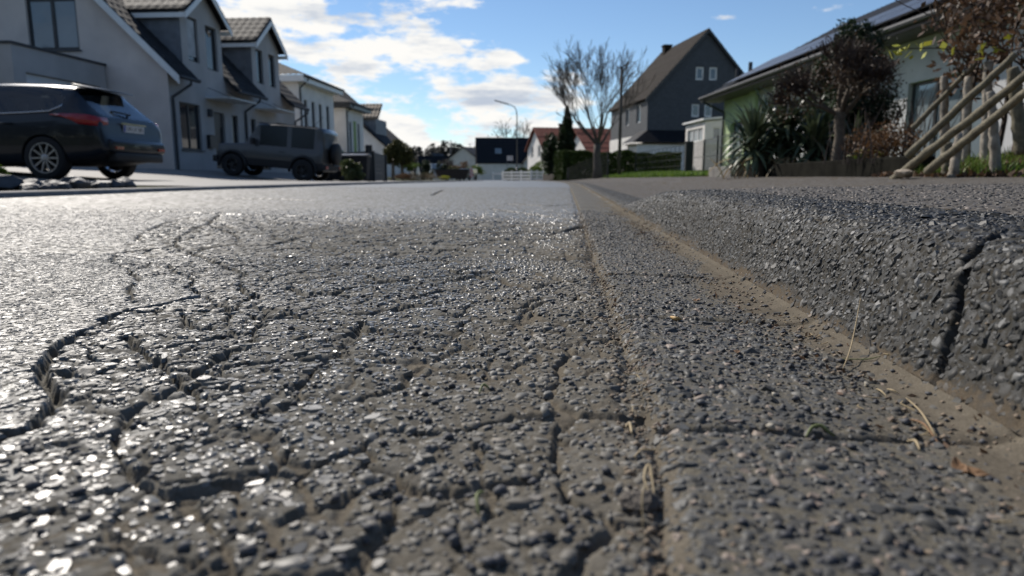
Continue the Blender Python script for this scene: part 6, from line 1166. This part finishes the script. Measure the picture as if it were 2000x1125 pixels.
gritstuff('loose_grit', 1500, M_GRIT, 91, lambda r, n: np.stack([XG+.02+.17*r.random(n), .22+2.2*r.random(n)**1.8], 1), .0008, .0032)
gritstuff('buff_gravel', 4200, M_GRITB, 92, lambda r, n: np.stack([np.where(r.random(n) < .55, XG-.006+r.normal(size=n)*.010, XK-.035+r.normal(size=n)*.024), .22+2.4*r.random(n)**1.6], 1), .0005, .0024)
gritstuff('road_gravel', 900, M_GRIT, 93, lambda r, n: np.stack([-.30+.33*r.random(n), .22+.7*r.random(n)**1.5], 1), .001, .0036)

r = np.random.default_rng(97); n = 420; y = .24+2.6*r.random(n)**1.3; x = np.where(r.random(n) < .6, XK-.028+r.normal(size=n)*.022, XG-.004+r.normal(size=n)*.008); z = np.interp(x, prof[:, 0], prof[:, 1])+.0016
o = leaves('gutter_litter', np.stack([x, y, z], 1), .0058, M_DEAD, None, .45, -.0, 98); tag(o, kind='stuff')
m = MB(); r_ = random.Random(44)
for i in range(60):
    y = .26+1.8*r_.random()**1.3; x = (XK-.03+r_.gauss(0, .02)) if r_.random() < .6 else XG-.004+r_.gauss(0, .008); a = r_.uniform(0, 6.28); L = r_.uniform(.006, .018); z = gz(max(x, XG+.001), y)+.0018
    m.tube([(x, y, z), (x+math.cos(a)*L*.5, y+math.sin(a)*L*.5, z+r_.uniform(0, .002)), (x+math.cos(a+.5)*L, y+math.sin(a+.5)*L, z)], [.0003, .00045, .0003], 4)
tag(m.build('straw_litter', M_GRASSD), kind='stuff')
# ================================================================== light, sky, camera
SUN_AZ, SUN_EL = R(-40), R(40)                   # measured from +Y, to the left
w = bpy.data.worlds.new('World'); sc.world = w; w.use_nodes = True; nt = w.node_tree; nt.nodes.clear()
def wn(t, **k):
    q = nt.nodes.new(t)
    for a, v in k.items(): setattr(q, a, v)
    return q
def wl(a, b): nt.links.new(a, b)
def wm(op, a, b=0.0, cl=False):
    q = wn('ShaderNodeMath', operation=op); q.use_clamp = cl
    for i, x in enumerate((a, b)):
        if isinstance(x, (int, float)): q.inputs[i].default_value = x
        else: wl(x, q.inputs[i])
    return q.outputs[0]
out = wn('ShaderNodeOutputWorld'); bg = wn('ShaderNodeBackground'); wl(bg.outputs[0], out.inputs[0])
sky = wn('ShaderNodeTexSky', sky_type='NISHITA'); sky.sun_disc = False; sky.sun_elevation = SUN_EL; sky.sun_rotation = SUN_AZ
sky.altitude = 900; sky.air_density = 1.0; sky.dust_density = .05; sky.ozone_density = 3.0
tc = wn('ShaderNodeTexCoord'); sep = wn('ShaderNodeSeparateXYZ'); wl(tc.outputs['Generated'], sep.inputs[0])
az = wm('ARCTAN2', sep.outputs[0], sep.outputs[1]); el = wm('ARCSINE', sep.outputs[2])
def wnoise(sx, sy, scale, det, rough=.6, ox=0.0):
    cb = wn('ShaderNodeCombineXYZ'); wl(wm('ADD', wm('MULTIPLY', az, sx), ox), cb.inputs[0]); wl(wm('MULTIPLY', el, sy), cb.inputs[1])
    q = wn('ShaderNodeTexNoise'); wl(cb.outputs[0], q.inputs[0]); q.inputs['Scale'].default_value = scale; q.inputs['Detail'].default_value = det; q.inputs['Roughness'].default_value = rough; return q.outputs[0]
# a bank of clouds low over the street and climbing to the left, a few small ones to the right
edge = wm('SUBTRACT', wm('SUBTRACT', .098, wm('MULTIPLY', az, .53)), el)          # > 0 under the sloping upper edge
bank = wm('MULTIPLY', wm('MAXIMUM', wm('MINIMUM', edge, .065), -.20), 3.2)
def blob(a0, e0, sa, se, amp):
    a = wm('POWER', wm('ABSOLUTE', wm('DIVIDE', wm('SUBTRACT', az, a0), sa)), 2.0); e = wm('POWER', wm('ABSOLUTE', wm('DIVIDE', wm('SUBTRACT', el, e0), se)), 2.0)
    return wm('MULTIPLY', wm('POWER', 2.718, wm('MULTIPLY', wm('ADD', a, e), -1.0)), amp)
n1 = wnoise(5.0, 13.0, 1.0, 9, .62, 2.3); n2 = wnoise(14.0, 40.0, 1.0, 6, .6, 5.0)
dens = wm('ADD', wm('ADD', bank, wm('MULTIPLY', wm('SUBTRACT', n1, .5), 2.1)), wm('MULTIPLY', wm('SUBTRACT', n2, .5), .8))
for b in (blob(.35, .208, .075, .016, .78), blob(.385, .176, .085, .012, .74), blob(.20, .209, .040, .009, .60), blob(-.085, .165, .03, .010, .55)): dens = wm('ADD', dens, b)
cov = wn('ShaderNodeMapRange', interpolation_type='SMOOTHSTEP'); wl(dens, cov.inputs[0]); cov.inputs[1].default_value = -.02; cov.inputs[2].default_value = .20
low = wn('ShaderNodeMapRange'); wl(el, low.inputs[0]); low.inputs[1].default_value = -.02; low.inputs[2].default_value = .03
rear = wn('ShaderNodeMapRange', interpolation_type='SMOOTHSTEP'); wl(wm('ABSOLUTE', wm('SUBTRACT', az, -.1)), rear.inputs[0]); rear.inputs[1].default_value = .8; rear.inputs[2].default_value = 1.5; rear.inputs[3].default_value = 1.0; rear.inputs[4].default_value = .15
cover = wm('MULTIPLY', wm('MULTIPLY', cov.outputs[0], low.outputs[0]), rear.outputs[0])
shade = wn('ShaderNodeMapRange', interpolation_type='SMOOTHSTEP'); wl(wm('ADD', wnoise(6.0, 30.0, 1.0, 8, .62, 9.0), wm('MULTIPLY', dens, .12)), shade.inputs[0]); shade.inputs[1].default_value = .48; shade.inputs[2].default_value = .74
cc = wn('ShaderNodeMix', data_type='RGBA'); wl(shade.outputs[0], cc.inputs[0])
CLOUD = 8.7
cc.inputs[6].default_value = (CLOUD*1.0, CLOUD*.985, CLOUD*.95, 1); cc.inputs[7].default_value = (CLOUD*.52, CLOUD*.585, CLOUD*.69, 1)
mx = wn('ShaderNodeMix', data_type='RGBA'); wl(cover, mx.inputs[0]); hs = wn('ShaderNodeHueSaturation'); hs.inputs['Saturation'].default_value = 1.04; wl(sky.outputs[0], hs.inputs['Color']); wl(hs.outputs[0], mx.inputs[6]); wl(cc.outputs[2], mx.inputs[7])
wl(mx.outputs[2], bg.inputs[0]); bg.inputs[1].default_value = .10
sl = bpy.data.lights.new('sun', 'SUN'); sl.energy = 4.2; sl.angle = R(.53); sl.color = (1, .93, .84)
so = bpy.data.objects.new('sun', sl); C.objects.link(so)
sd = Vector((math.sin(SUN_AZ)*math.cos(SUN_EL), math.cos(SUN_AZ)*math.cos(SUN_EL), math.sin(SUN_EL)))
so.rotation_euler = sd.to_track_quat('Z', 'Y').to_euler(); so.location = sd*50
cd = bpy.data.cameras.new('camera'); cam = bpy.data.objects.new('camera', cd); C.objects.link(cam)
cd.sensor_width = 36; cd.lens = FPX/2000*36; cd.clip_start = .01; cd.clip_end = 6000
cam.location = (0, 0, H); cam.rotation_euler = (R(90)-PITCH, 0, YAW)
cd.dof.use_dof = True; cd.dof.focus_distance = .72; cd.dof.aperture_fstop = 8.5
sc.camera = cam
vs = sc.view_settings; vs.view_transform = 'Standard'; vs.look = 'None'; vs.gamma = 1; vs.exposure = 0.2
sc.cycles.max_bounces = 6; sc.cycles.transparent_max_bounces = 12; sc.cycles.caustics_reflective = False; sc.cycles.caustics_refractive = False
sc.cycles.use_denoising = True
